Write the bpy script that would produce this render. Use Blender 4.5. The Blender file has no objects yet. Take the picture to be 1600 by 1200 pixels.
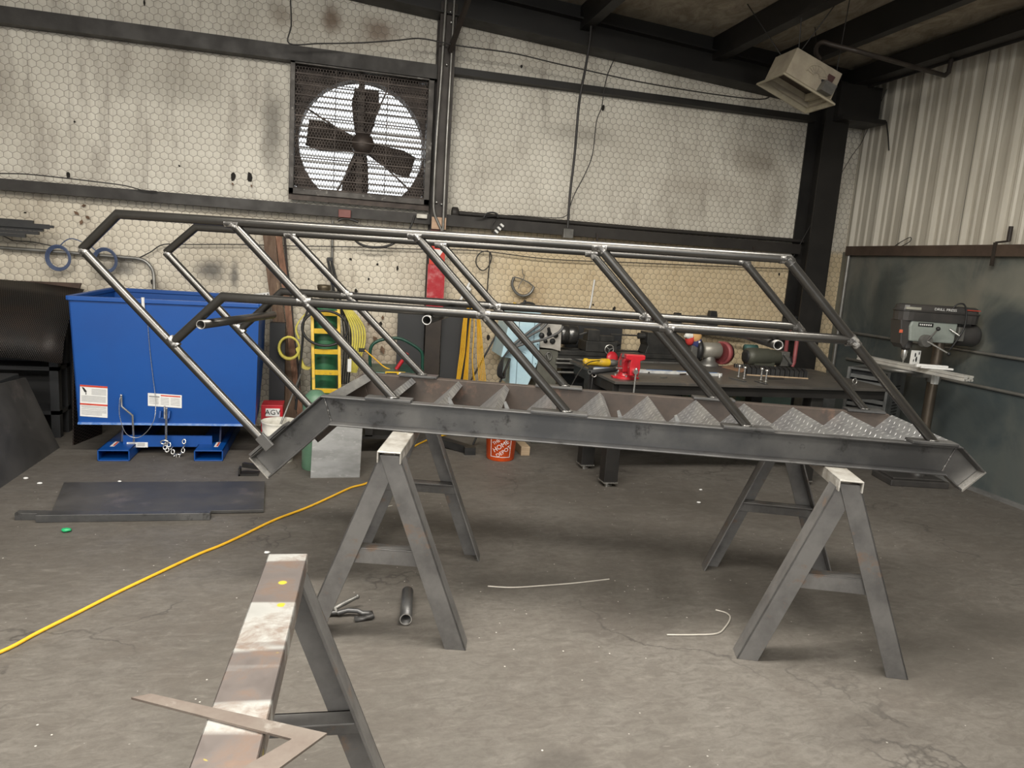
import bpy, math, random
from mathutils import Vector, Matrix
random.seed(7)
C = bpy.context.scene
COL = C.collection
PI = math.pi
V = Vector

# ------------------------------------------------------------------ camera
YAW, PITCH, ROLL = math.radians(14.203), math.radians(9.546), math.radians(3.946)
FPX, EYE = 1112.5, 1.55
_f = V((math.sin(YAW)*math.cos(PITCH), math.cos(YAW)*math.cos(PITCH), -math.sin(PITCH)))
_r = V((math.cos(YAW), -math.sin(YAW), 0)); _u = _r.cross(_f)
RT = math.cos(ROLL)*_r + math.sin(ROLL)*_u
UP = -math.sin(ROLL)*_r + math.cos(ROLL)*_u
EYEP = V((0, 0, EYE))
cam = bpy.data.cameras.new('camera'); cam_o = bpy.data.objects.new('camera', cam); COL.objects.link(cam_o)
cam.sensor_fit = 'HORIZONTAL'; cam.sensor_width = 36; cam.lens = 36*FPX/1600
cam.clip_start = .05; cam.clip_end = 200
m = Matrix((RT, UP, -_f)).transposed().to_4x4(); m.translation = EYEP
cam_o.matrix_world = m
C.camera = cam_o

# ------------------------------------------------------------------ world, lights, exposure
w = bpy.data.worlds.new('sky'); C.world = w; w.use_nodes = True
bg = w.node_tree.nodes['Background']; bg.inputs[0].default_value = (.93, .97, 1, 1); bg.inputs[1].default_value = 2.0
C.view_settings.view_transform = 'Standard'; C.view_settings.look = 'None'
C.view_settings.gamma = 1; C.view_settings.use_curve_mapping = False
C.view_settings.exposure = 0.25

def area(name, loc, target, sx, sy, power, col):
    l = bpy.data.lights.new(name, 'AREA'); l.shape = 'RECTANGLE'; l.size = sx; l.size_y = sy
    l.energy = power; l.color = col
    o = bpy.data.objects.new(name, l); COL.objects.link(o); o.location = loc
    o.rotation_euler = (V(target)-V(loc)).to_track_quat('-Z', 'Y').to_euler()
    return o
area('strip_light_over_stairs', (.4, 2.2, 3.72), (.4, 2.2, 0), 5.0, .5, 300, (1, .95, .86))
area('strip_light_over_aisle', (-.4, -.6, 3.8), (-.4, -.4, 0), 6.0, .6, 255, (1, .95, .86))
area('strip_light_by_entrance', (-1.5, -3.4, 3.9), (-1.0, 0, .8), 6.0, .8, 265, (1, .95, .86))

# ------------------------------------------------------------------ pixel of the photograph -> point in the room
def ray(px, py): return _f + RT*((px-800)/FPX) + UP*((600-py)/FPX)
def at(px, py, x=None, y=None, z=None):
    d = ray(px, py)
    ax, v = (0, x) if x is not None else (1, y) if y is not None else (2, z)
    return EYEP + d*((v-EYEP[ax])/d[ax])
YW, XR = 6.435, 5.03

# ------------------------------------------------------------------ materials
class NT:
    def __init__(s, mt): s.t = mt.node_tree; s.n = s.t.nodes; s.l = s.t.links; s.b = s.n['Principled BSDF']
    def set(s, sock, v):
        if hasattr(v, 'is_linked') or isinstance(v, bpy.types.NodeSocket): s.l.new(v, sock)
        elif isinstance(v, (tuple, list)) and len(v) == 3 and len(sock.default_value) == 4: sock.default_value = (*v, 1)
        else: sock.default_value = v
    def m(s, op, a, b=0, c=0, clamp=False):
        n = s.n.new('ShaderNodeMath'); n.operation = op; n.use_clamp = clamp
        for i, v in enumerate((a, b, c)): s.set(n.inputs[i], v)
        return n.outputs[0]
    def mix(s, f, a, b, mode='MIX'):
        n = s.n.new('ShaderNodeMix'); n.data_type = 'RGBA'; n.blend_type = mode
        s.set(n.inputs[0], f); s.set(n.inputs[6], a); s.set(n.inputs[7], b); return n.outputs[2]
    def co(s): return s.n.new('ShaderNodeTexCoord').outputs['Object']
    def map(s, v, sc=(1, 1, 1), rot=(0, 0, 0)):
        n = s.n.new('ShaderNodeMapping'); s.l.new(v, n.inputs[0]); n.inputs['Scale'].default_value = sc; n.inputs['Rotation'].default_value = rot; return n.outputs[0]
    def sep(s, v):
        n = s.n.new('ShaderNodeSeparateXYZ'); s.l.new(v, n.inputs[0]); return n.outputs
    def noise(s, v, sc, det=4, rough=.55, dist=0):
        n = s.n.new('ShaderNodeTexNoise'); s.l.new(v, n.inputs['Vector']); n.inputs['Scale'].default_value = sc
        n.inputs['Detail'].default_value = det; n.inputs['Roughness'].default_value = rough; n.inputs['Distortion'].default_value = dist; return n.outputs[0]
    def vor(s, v, sc, feat='F1'):
        n = s.n.new('ShaderNodeTexVoronoi'); n.feature = feat; s.l.new(v, n.inputs['Vector']); n.inputs['Scale'].default_value = sc; return n.outputs[0]
    def rng(s, v, a, b, c=0, d=1):
        n = s.n.new('ShaderNodeMapRange'); s.set(n.inputs[0], v)
        for i, q in enumerate((a, b, c, d)): n.inputs[i+1].default_value = q
        return n.outputs[0]
    def bump(s, h, st=.3, dist=.01):
        n = s.n.new('ShaderNodeBump'); n.inputs['Strength'].default_value = st; n.inputs['Distance'].default_value = dist
        s.l.new(h, n.inputs['Height']); s.l.new(n.outputs[0], s.b.inputs['Normal'])
    def base(s, c): s.set(s.b.inputs['Base Color'], c)
    def rough(s, c): s.set(s.b.inputs['Roughness'], c)
    def metal(s, c): s.set(s.b.inputs['Metallic'], c)

def new(name):
    mt = bpy.data.materials.new(name); mt.use_nodes = True; return mt, NT(mt)
MATS = {}
def mat(name, c, rough=.5, metal=0, c2=None, sc=8, lo=.4, hi=.65, bump=0, stretch=(1, 1, 1), c3=None, sc3=30, lo3=.58, hi3=.68, rvar=.1, emit=0):
    if name in MATS: return MATS[name]
    mt, t = new(name); v = t.map(t.co(), stretch)
    col = tuple(c)
    n1 = t.noise(v, sc, 6, .62)
    f = t.rng(n1, lo, hi)
    c2 = c2 or tuple(min(1, q*.78) for q in c)
    out = t.mix(f, col, tuple(c2))
    if c3: out = t.mix(t.rng(t.noise(v, sc3, 5, .7), lo3, hi3), out, tuple(c3))
    t.base(out); t.metal(metal)
    t.rough(t.rng(n1, .3, .7, max(.03, rough-rvar), min(1, rough+rvar)))
    if bump: t.bump(t.noise(v, sc*4, 5, .6), bump, .004)
    if emit: t.set(t.b.inputs['Emission Color'], col); t.b.inputs['Emission Strength'].default_value = emit
    MATS[name] = mt; return mt

STEEL = mat('mill_scale_steel', (.095, .095, .097), .42, .65, (.15, .147, .143), 4, c3=(.05, .048, .047), sc3=9, bump=.05)
TUBE = mat('bare_steel_pipe', (.11, .106, .1), .31, .88, (.085, .082, .078), 2, c3=(.125, .12, .113), sc3=3, rvar=.03)
WEB = mat('rusty_brown_steel', (.10, .079, .067), .5, .5, (.062, .053, .049), 5, c3=(.15, .1, .078), sc3=7, bump=.05)
HORSE = mat('sawhorse_steel', (.2, .195, .19), .45, .45, (.12, .116, .114), 5, c3=(.2, .15, .12), sc3=9, bump=.06)
BRIGHT = mat('ground_bright_steel', (.62, .6, .57), .35, .8, (.4, .39, .37), 40, c3=(.85, .84, .8), sc3=60)
CAP = mat('worn_bright_cap', (.5, .485, .45), .42, .45, (.27, .245, .21), 9, c3=(.66, .64, .6), sc3=12)
DARK = mat('dark_painted_steel', (.014, .013, .0125), .55, .1, (.022, .02, .018), 4)
BROWN = mat('dark_brown_primer', (.04, .031, .025), .55, .1, (.027, .021, .018), 5)
GIRT = mat('grey_primer_girt', (.036, .032, .028), .55, .1, (.024, .021, .019), 5)
BLUE = mat('blue_powder_coat', (.001, .066, .3), .42, .0, (.001, .058, .27), 2, rvar=.05)
ZINC = mat('bright_zinc', (.72, .71, .69), .28, .9, (.5, .5, .48), 30)
WHITE = mat('white_label', (.78, .78, .76), .5, 0, (.72, .72, .71), 20)
RED = mat('red_paint', (.5, .02, .03), .35, 0, (.4, .015, .025), 14)
REDL = mat('red_label_band', (.62, .06, .03), .5)
BLACK = mat('black_rubber', (.015, .015, .016), .5, 0, (.025, .025, .025), 12)
INK = mat('grey_print', (.3, .3, .31), .6)
YEL = mat('yellow_paint', (.72, .47, .02), .4, 0, (.55, .34, .02), 9, c3=(.35, .24, .06), sc3=22)
CORD = mat('yellow_cord_jacket', (.78, .45, .03), .45, 0, (.7, .38, .02), 20)
HOSE = mat('pale_yellow_webbing', (.66, .58, .1), .7, 0, (.5, .43, .1), 16)
GREEN = mat('green_paint', (.035, .16, .075), .45, 0, (.03, .125, .06), 6)
PGREEN = mat('pale_green_cylinder', (.12, .23, .15), .45, 0, (.085, .17, .11), 7)
DGREEN = mat('dark_green_paint', (.01, .06, .04), .35, 0, (.01, .045, .032), 6)
ORANGE = mat('orange_plastic', (.72, .09, .012), .42, 0, (.6, .07, .01), 12)
WPLAS = mat('white_plastic', (.68, .66, .6), .5, 0, (.5, .48, .42), 14)
WOOD = mat('rough_sawn_bark', (.14, .09, .06), .8, 0, (.1, .06, .04), 6, stretch=(6, 6, 1), c3=(.38, .27, .17), sc3=5, bump=.3)
PINE = mat('pale_lumber', (.5, .38, .25), .7, 0, (.36, .26, .17), 8, stretch=(1, 8, 8))
GALV = mat('light_grey_plate', (.27, .27, .265), .42, .5, (.19, .19, .187), 5, stretch=(1, 1, 3), c3=(.33, .33, .32), sc3=12)
SHEET = mat('dark_sheet_steel', (.062, .06, .058), .45, .3, (.09, .086, .082), 3.5, c3=(.15, .13, .125), sc3=3, lo3=.58, hi3=.75)
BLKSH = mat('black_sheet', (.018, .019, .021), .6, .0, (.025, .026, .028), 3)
RUST = mat('rusty_sheet', (.075, .045, .032), .6, .3, (.04, .026, .02), 6)
LBLUE = mat('pale_blue_enamel', (.47, .66, .74), .4, 0, (.38, .55, .64), 5, c3=(.6, .72, .76), sc3=9)
LATHE = mat('oily_machine_iron', (.045, .045, .044), .4, .5, (.07, .068, .064), 9)
OLIVE = mat('olive_machine_paint', (.12, .12, .1), .5, .1, (.085, .085, .07), 9)
CAST = mat('grey_cast_iron', (.22, .215, .2), .42, .6, (.15, .147, .14), 12)
ALU = mat('aluminium', (.66, .65, .61), .4, .45, (.5, .49, .47), 10)
DPGREY = mat('grey_green_machine_paint', (.27, .30, .275), .42, 0, (.22, .245, .225), 8)
DPBLK = mat('dark_charcoal_machine_paint', (.045, .043, .042), .42, .1, (.06, .055, .052), 8)
BEIGE = mat('cream_heater_enamel', (.36, .315, .24), .45, 0, (.26, .225, .175), 6)
COLRED = mat('red_wrapped_tape', (.42, .035, .045), .3, 0, (.55, .2, .2), 14, lo=.52, hi=.7)
SIGNRED = mat('red_sign', (.62, .05, .03), .4)
TAN = mat('tan_card', (.5, .33, .22), .6)
CABLE = mat('dark_cable', (.03, .028, .027), .5)
BLUEC = mat('blue_grey_wire', (.07, .1, .19), .45)
GREYP = mat('grey_conduit', (.27, .265, .25), .4, .6, (.2, .195, .18), 9)
TEAR = mat('torn_dark_hole', (.02, .017, .014), .9)
FLAP = mat('torn_brown_facing', (.17, .1, .06), .8, 0, (.09, .055, .035), 30)
GBELT = mat('faded_red_guard', (.3, .07, .075), .5, 0, (.22, .055, .06), 12)
MOTOR = mat('army_green_motor', (.075, .078, .06), .55, .1, (.055, .057, .045), 10)
TANK = mat('pale_green_glass_tank', (.2, .3, .25), .35, 0, (.26, .35, .3), 5)
CARD = mat('brown_cardboard', (.3, .17, .1), .7, 0, (.22, .12, .07), 10)
LVBLUE = mat('blue_level_paint', (.06, .2, .48), .4)
FLAG_R = mat('red_cloth', (.65, .05, .04), .8); FLAG_W = mat('white_cloth', (.75, .74, .7), .8)
FLAG_O = mat('tan_cloth', (.7, .42, .17), .8); FLAG_N = mat('navy_cloth', (.03, .04, .14), .8)
GREENBIT = mat('green_plastic', (.02, .4, .15), .4)
LBODY = mat('grey_sheet_cabinet', (.24, .245, .24), .45, .4, (.13, .135, .135), 6)
FANM = mat('dark_rusty_fan_steel', (.06, .045, .037), .55, .4, (.04, .032, .028), 9)
FANG = mat('galvanised_fan_frame', (.07, .062, .055), .5, .3, (.045, .04, .036), 9, c3=(.2, .19, .175), sc3=14, lo3=.6, hi3=.66)
LOUV = mat('louver_aluminium', (.6, .58, .54), .5, .1)
REFL = mat('heater_reflector', (.4, .36, .27), .4, .2)
FINE = mat('plain_dark_red', (.07, .03, .028), .6)

def concrete():
    mt, t = new('stained_concrete'); v = t.co()
    a = t.noise(v, .7, 6, .6, .4); b = t.noise(v, 3.2, 7, .68, .6); c = t.noise(t.map(v, (1, 3.5, 1), (0, 0, .25)), 5, 8, .7, 1.2)
    col = t.mix(t.rng(a, .35, .68), (.142, .131, .117), (.084, .075, .064))
    col = t.mix(t.m('MULTIPLY', t.rng(b, .42, .75), .75), col, (.085, .072, .06))
    col = t.mix(t.m('MULTIPLY', t.rng(c, .5, .78), .55), col, (.18, .168, .15))
    fine = t.noise(v, 60, 3, .7); mid = t.noise(t.map(v, (1, 2.2, 1), (0, 0, -.3)), 13, 6, .72, 1.0)
    col = t.mix(t.m('MULTIPLY', t.rng(mid, .46, .62), .55), col, (.075, .066, .057)); col = t.mix(t.m('MULTIPLY', t.rng(mid, .42, .3), .4), col, (.19, .176, .156))
    col = t.mix(t.m('MULTIPLY', t.rng(fine, .45, .7), .25), col, (.075, .067, .058))
    # oil stains with an outline of their own
    s = t.sep(v)
    wob = t.m('MULTIPLY', t.m('SUBTRACT', t.noise(v, 6, 5, .6), .5), .55)
    for (x, y, rx, ry, k) in ((.72, 1.86, .14, .15, .45), (1.3, 2.75, .35, .2, .35), (2.55, 2.25, .45, .3, .4), (3.1, 2.5, .3, .2, .3), (.35, 2.95, .3, .2, .35), (-.9, 4.45, .7, .4, .25), (1.9, 1.9, .3, .12, .3), (.9, 3.2, .4, .12, .35)):
        d = t.m('SQRT', t.m('ADD', t.m('POWER', t.m('ABSOLUTE', t.m('DIVIDE', t.m('SUBTRACT', s[0], x), rx)), 2), t.m('POWER', t.m('ABSOLUTE', t.m('DIVIDE', t.m('SUBTRACT', s[1], y), ry)), 2)))
        d = t.m('ADD', d, wob)
        col = t.mix(t.m('MULTIPLY', t.rng(d, .55, 1.05, 1, 0), k), col, (.045, .039, .033))
    # cracks
    vd = t.n.new('ShaderNodeVectorMath'); vd.operation = 'ADD'; t.l.new(v, vd.inputs[0])
    nn = t.n.new('ShaderNodeTexNoise'); nn.inputs['Scale'].default_value = 3; nn.inputs['Detail'].default_value = 6; t.l.new(v, nn.inputs['Vector'])
    t.l.new(nn.outputs['Color'], vd.inputs[1])
    cr = t.vor(vd.outputs[0], .5, 'DISTANCE_TO_EDGE')
    gate = t.rng(t.noise(v, .9, 2), .5, .56)
    col = t.mix(t.m('MULTIPLY', t.m('MULTIPLY', t.rng(cr, 0, .008, 1, 0), gate), .8), col, (.05, .045, .04))
    # pale weld spatter and chips
    sp = t.vor(v, 17); gs = t.rng(t.noise(v, 1.6, 3), .47, .55)
    col = t.mix(t.m('MULTIPLY', t.rng(sp, .045, .07, 1, 0), gs), col, (.5, .48, .44))
    sc = t.vor(t.map(v, (1, 5, 1), (0, 0, .5)), 4); col = t.mix(t.m('MULTIPLY', t.m('MULTIPLY', t.rng(sc, .02, .06, 1, 0), t.rng(t.noise(v, 1.1, 3), .5, .6)), .6), col, (.42, .4, .37))
    t.base(col); t.rough(t.rng(b, .3, .7, .5, .78)); t.bump(t.m('ADD', b, t.m('MULTIPLY', fine, .3)), .12, .01)
    return mt
FLOOR = concrete()

def insulation():
    """white faced insulation held by chicken wire, seams, yellowing below the lower rail, soot and rust streaks"""
    mt, t = new('wire_faced_insulation'); v = t.co(); s = t.sep(v); x, z = s[0], s[2]
    wx = t.m('MULTIPLY', t.m('SUBTRACT', t.noise(v, 2.2, 2), .5), .03); wz = t.m('MULTIPLY', t.m('SUBTRACT', t.noise(v, 1.7, 2), .5), .03)
    W = .061
    hx = t.m('DIVIDE', t.m('ADD', x, wx), W); hz = t.m('DIVIDE', t.m('ADD', z, wz), W*.93)
    def cell(ox, oz):
        a = t.m('ABSOLUTE', t.m('SUBTRACT', t.m('FLOORED_MODULO', t.m('ADD', hx, ox), 1), .5))
        b = t.m('ABSOLUTE', t.m('SUBTRACT', t.m('FLOORED_MODULO', t.m('ADD', hz, oz), 1.7320508), .8660254))
        return t.m('MAXIMUM', a, t.m('ADD', t.m('MULTIPLY', a, .5), t.m('MULTIPLY', b, .8660254)))
    d = t.m('MINIMUM', cell(0, 0), cell(.5, .8660254))
    wire = t.m('MULTIPLY', t.rng(d, .448, .484), .75)
    n1 = t.noise(v, 1.3, 5, .6, .3); n2 = t.noise(t.map(v, (4, 1, .8)), 1.6, 6, .65, .5); n3 = t.noise(v, 9, 4, .6)
    col = t.mix(t.rng(n1, .35, .7), (.74, .705, .62), (.52, .485, .415))
    col = t.mix(t.m('MULTIPLY', t.rng(n2, .52, .72), .6), col, (.27, .235, .2))
    low = t.rng(z, 1.86, 1.92, 1, 0)
    tan = t.m('MULTIPLY', low, t.rng(x, .7, 1.6, .22, .85))
    col = t.mix(tan, col, t.mix(t.rng(n3, .35, .65), (.66, .53, .33), (.56, .43, .25)))
    # seams of the sheets
    sx = t.m('ABSOLUTE', t.m('SUBTRACT', t.m('FLOORED_MODULO', t.m('ADD', x, t.m('MULTIPLY', wx, .25)), .272), .136))
    col = t.mix(t.m('MULTIPLY', t.rng(sx, 0, .0035, 1, 0), .4), col, (.2, .18, .16))
    wob = t.m('MULTIPLY', t.m('SUBTRACT', t.noise(v, 7, 5, .65), .5), .9)
    for (px, pz, rx, rz, k, c) in ((-1.72, 1.31, .16, .09, .75, (.06, .06, .06)), (-1.42, 1.1, .1, .14, .5, (.12, .11, .1)), (-1.02, 1.33, .14, .1, .8, (.05, .05, .05)), (-.84, 1.3, .04, .14, .75, (.05, .05, .05)),
                               (-1.85, 1.2, .1, .25, .35, (.15, .13, .1)), (-1.3, 2.75, .5, .16, .3, (.25, .23, .19)), (-.55, 2.5, .1, .4, .7, (.13, .12, .1)), (-.1, 3.42, .09, .12, .8, (.12, .065, .03)), (.28, 3.38, .16, .12, .7, (.13, .07, .035)),
                               (-.5, 3.4, .1, .1, .5, (.14, .09, .05)), (3.9, 2.7, .3, .14, .45, (.2, .16, .12)), (2.1, 2.75, .4, .1, .4, (.2, .18, .15)), (3.3, 2.4, .6, .12, .25, (.3, .25, .2)), (1.75, 1.2, .2, .3, .5, (.3, .19, .09)), (.4, .7, .35, .35, .45, (.25, .15, .07)), (4.2, 2.3, .12, .3, .35, (.22, .18, .14))):
        dd = t.m('SQRT', t.m('ADD', t.m('POWER', t.m('ABSOLUTE', t.m('DIVIDE', t.m('SUBTRACT', x, px), rx)), 2), t.m('POWER', t.m('ABSOLUTE', t.m('DIVIDE', t.m('SUBTRACT', z, pz), rz)), 2)))
        col = t.mix(t.m('MULTIPLY', t.rng(t.m('ADD', dd, wob), .3, 1.2, 1, 0), k), col, c)
    col = t.mix(wire, col, (.15, .125, .1))
    t.base(col); t.rough(.62)
    h = t.m('ADD', t.rng(d, .2, .5, 1, 0), t.m('MULTIPLY', n2, 3))
    t.bump(h, .28, .012)
    return mt
INSUL = insulation()

def ceiling_mat():
    mt, t = new('sagging_roof_insulation'); v = t.co(); n = t.noise(t.map(v, (1, .5, 1)), 6, 7, .7, 1.5)
    t.base(t.mix(t.rng(n, .35, .68), (.42, .37, .29), (.2, .165, .12))); t.rough(.75); t.bump(n, .5, .03); return mt
CEIL = ceiling_mat()
def wall_sheet():
    mt, t = new('smudged_grey_green_sheet'); v = t.co(); a = t.noise(v, 1.6, 5, .6, .6); b = t.noise(t.map(v, (1, 1, .35)), 2.6, 6, .6, .8)
    col = t.mix(t.rng(a, .4, .68), (.17, .18, .16), (.065, .078, .08)); col = t.mix(t.m('MULTIPLY', t.rng(b, .48, .64), .8), col, (.2, .195, .168))
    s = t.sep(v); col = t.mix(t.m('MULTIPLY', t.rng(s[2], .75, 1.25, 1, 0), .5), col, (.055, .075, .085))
    wob = t.m('MULTIPLY', t.m('SUBTRACT', t.noise(v, 4, 5, .6), .5), .7)
    for (py, pz, ry, rz, k, c) in ((4.42, 1.33, .22, .17, .75, (.045, .058, .066)), (4.36, 1.12, .2, .12, .6, (.05, .062, .07)), (5.3, 1.55, .25, .3, .5, (.23, .225, .19)), (4.9, 1.3, .2, .3, .45, (.22, .21, .17)), (5.75, 1.4, .2, .35, .6, (.05, .058, .058)), (4.3, 1.68, .5, .14, .5, (.27, .265, .225))):
        d = t.m('SQRT', t.m('ADD', t.m('POWER', t.m('ABSOLUTE', t.m('DIVIDE', t.m('SUBTRACT', s[1], py), ry)), 2), t.m('POWER', t.m('ABSOLUTE', t.m('DIVIDE', t.m('SUBTRACT', s[2], pz), rz)), 2)))
        col = t.mix(t.m('MULTIPLY', t.rng(t.m('ADD', d, wob), .7, 1.15, 1, 0), k), col, c)
    t.base(col); t.rough(t.rng(a, .3, .7, .35, .55)); t.metal(.25); return mt
WSHEET = wall_sheet()
def ribbed():
    mt, t = new('dusty_ribbed_panel'); v = t.co(); a = t.noise(t.map(v, (1, 3, .5)), 1.8, 6, .6, .4); b = t.noise(t.map(v, (1, 9, .4)), 2, 5, .65); s = t.sep(v)
    col = t.mix(t.rng(a, .35, .68), (.6, .565, .485), (.45, .415, .345)); col = t.mix(t.m('MULTIPLY', t.rng(b, .5, .75), .25), col, (.24, .21, .17))
    sm = t.m('ABSOLUTE', t.m('SUBTRACT', t.m('FLOORED_MODULO', t.m('ADD', s[1], 6.0-.30+.335), .67), .335)); col = t.mix(t.m('MULTIPLY', t.rng(sm, .002, .006, 1, 0), .8), col, (.05, .045, .04))
    t.base(col); t.rough(.5); return mt
RIB = ribbed()
def diamond():
    mt, t = new('checker_plate'); v = t.co(); s = t.sep(v)
    def loz(ox, oy, sgn):
        a = t.m('SUBTRACT', t.m('FLOORED_MODULO', t.m('ADD', s[0], ox), .05), .025); b = t.m('SUBTRACT', t.m('FLOORED_MODULO', t.m('ADD', s[1], oy), .05), .025)
        p = t.m('ABSOLUTE', t.m('ADD', a, t.m('MULTIPLY', b, sgn))); q = t.m('ABSOLUTE', t.m('SUBTRACT', a, t.m('MULTIPLY', b, sgn)))
        return t.rng(t.m('ADD', t.m('MULTIPLY', p, 3.2), q), .016, .024, 1, 0)
    h = t.m('MAXIMUM', loz(0, 0, 1), loz(.025, .025, -1)); n = t.noise(v, 7, 6, .65)
    col = t.mix(t.rng(n, .38, .64), (.34, .345, .35), (.2, .2, .205)); col = t.mix(t.m('MULTIPLY', h, .75), col, (.6, .6, .6))
    t.base(col); t.metal(.7); t.rough(t.rng(n, .3, .7, .3, .46)); t.bump(h, .6, .004); return mt
TREADM = diamond()
def expanded():
    mt, t = new('expanded_mesh_sheet'); v = t.co(); s = t.sep(v)
    a = t.m('ABSOLUTE', t.m('SINE', t.m('MULTIPLY', t.m('ADD', s[0], t.m('MULTIPLY', s[2], .6)), 230))); b = t.m('ABSOLUTE', t.m('SINE', t.m('MULTIPLY', t.m('SUBTRACT', s[0], t.m('MULTIPLY', s[2], .6)), 230)))
    h = t.rng(t.m('MINIMUM', a, b), .1, .4, 1, 0)
    col = t.mix(h, (.006, .005, .005), t.mix(t.rng(t.noise(v, 2.2, 3), .42, .6), (.055, .05, .047), (.095, .058, .04)))
    t.base(col); t.metal(.4); t.rough(.45); t.bump(h, .5, .004); return mt
EXPM = expanded()
def horse_top():
    mt, t = new('paint_spotted_top'); v = t.co(); s = t.sep(v)
    band = t.noise(t.map(v, (.6, 7, 1)), 1.1, 3, .5, .3); n = t.noise(v, 12, 6, .65, .5); q = t.noise(v, 9, 4, .6)
    col = t.mix(t.rng(band, .5, .56), (.2, .175, .165), (.52, .52, .5)); col = t.mix(t.m('MULTIPLY', t.rng(n, .46, .62), .75), col, (.2, .135, .1))
    col = t.mix(t.rng(t.vor(v, 13), .1, .14, 1, 0), col, t.mix(t.rng(q, .5, .52), col, (.62, .52, .06)))
    t.base(col); t.metal(.6); t.rough(t.rng(n, .3, .7, .28, .5)); return mt
HTOP = horse_top()
def weldm():
    mt, t = new('ground_weld'); v = t.co(); n = t.noise(v, 55, 5, .7)
    f = t.rng(n, .5, .62); t.base(t.mix(f, (.12, .115, .11), (.55, .54, .52))); t.metal(.8); t.rough(.33); t.bump(n, .6, .004); return mt
WELD = weldm()

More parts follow.
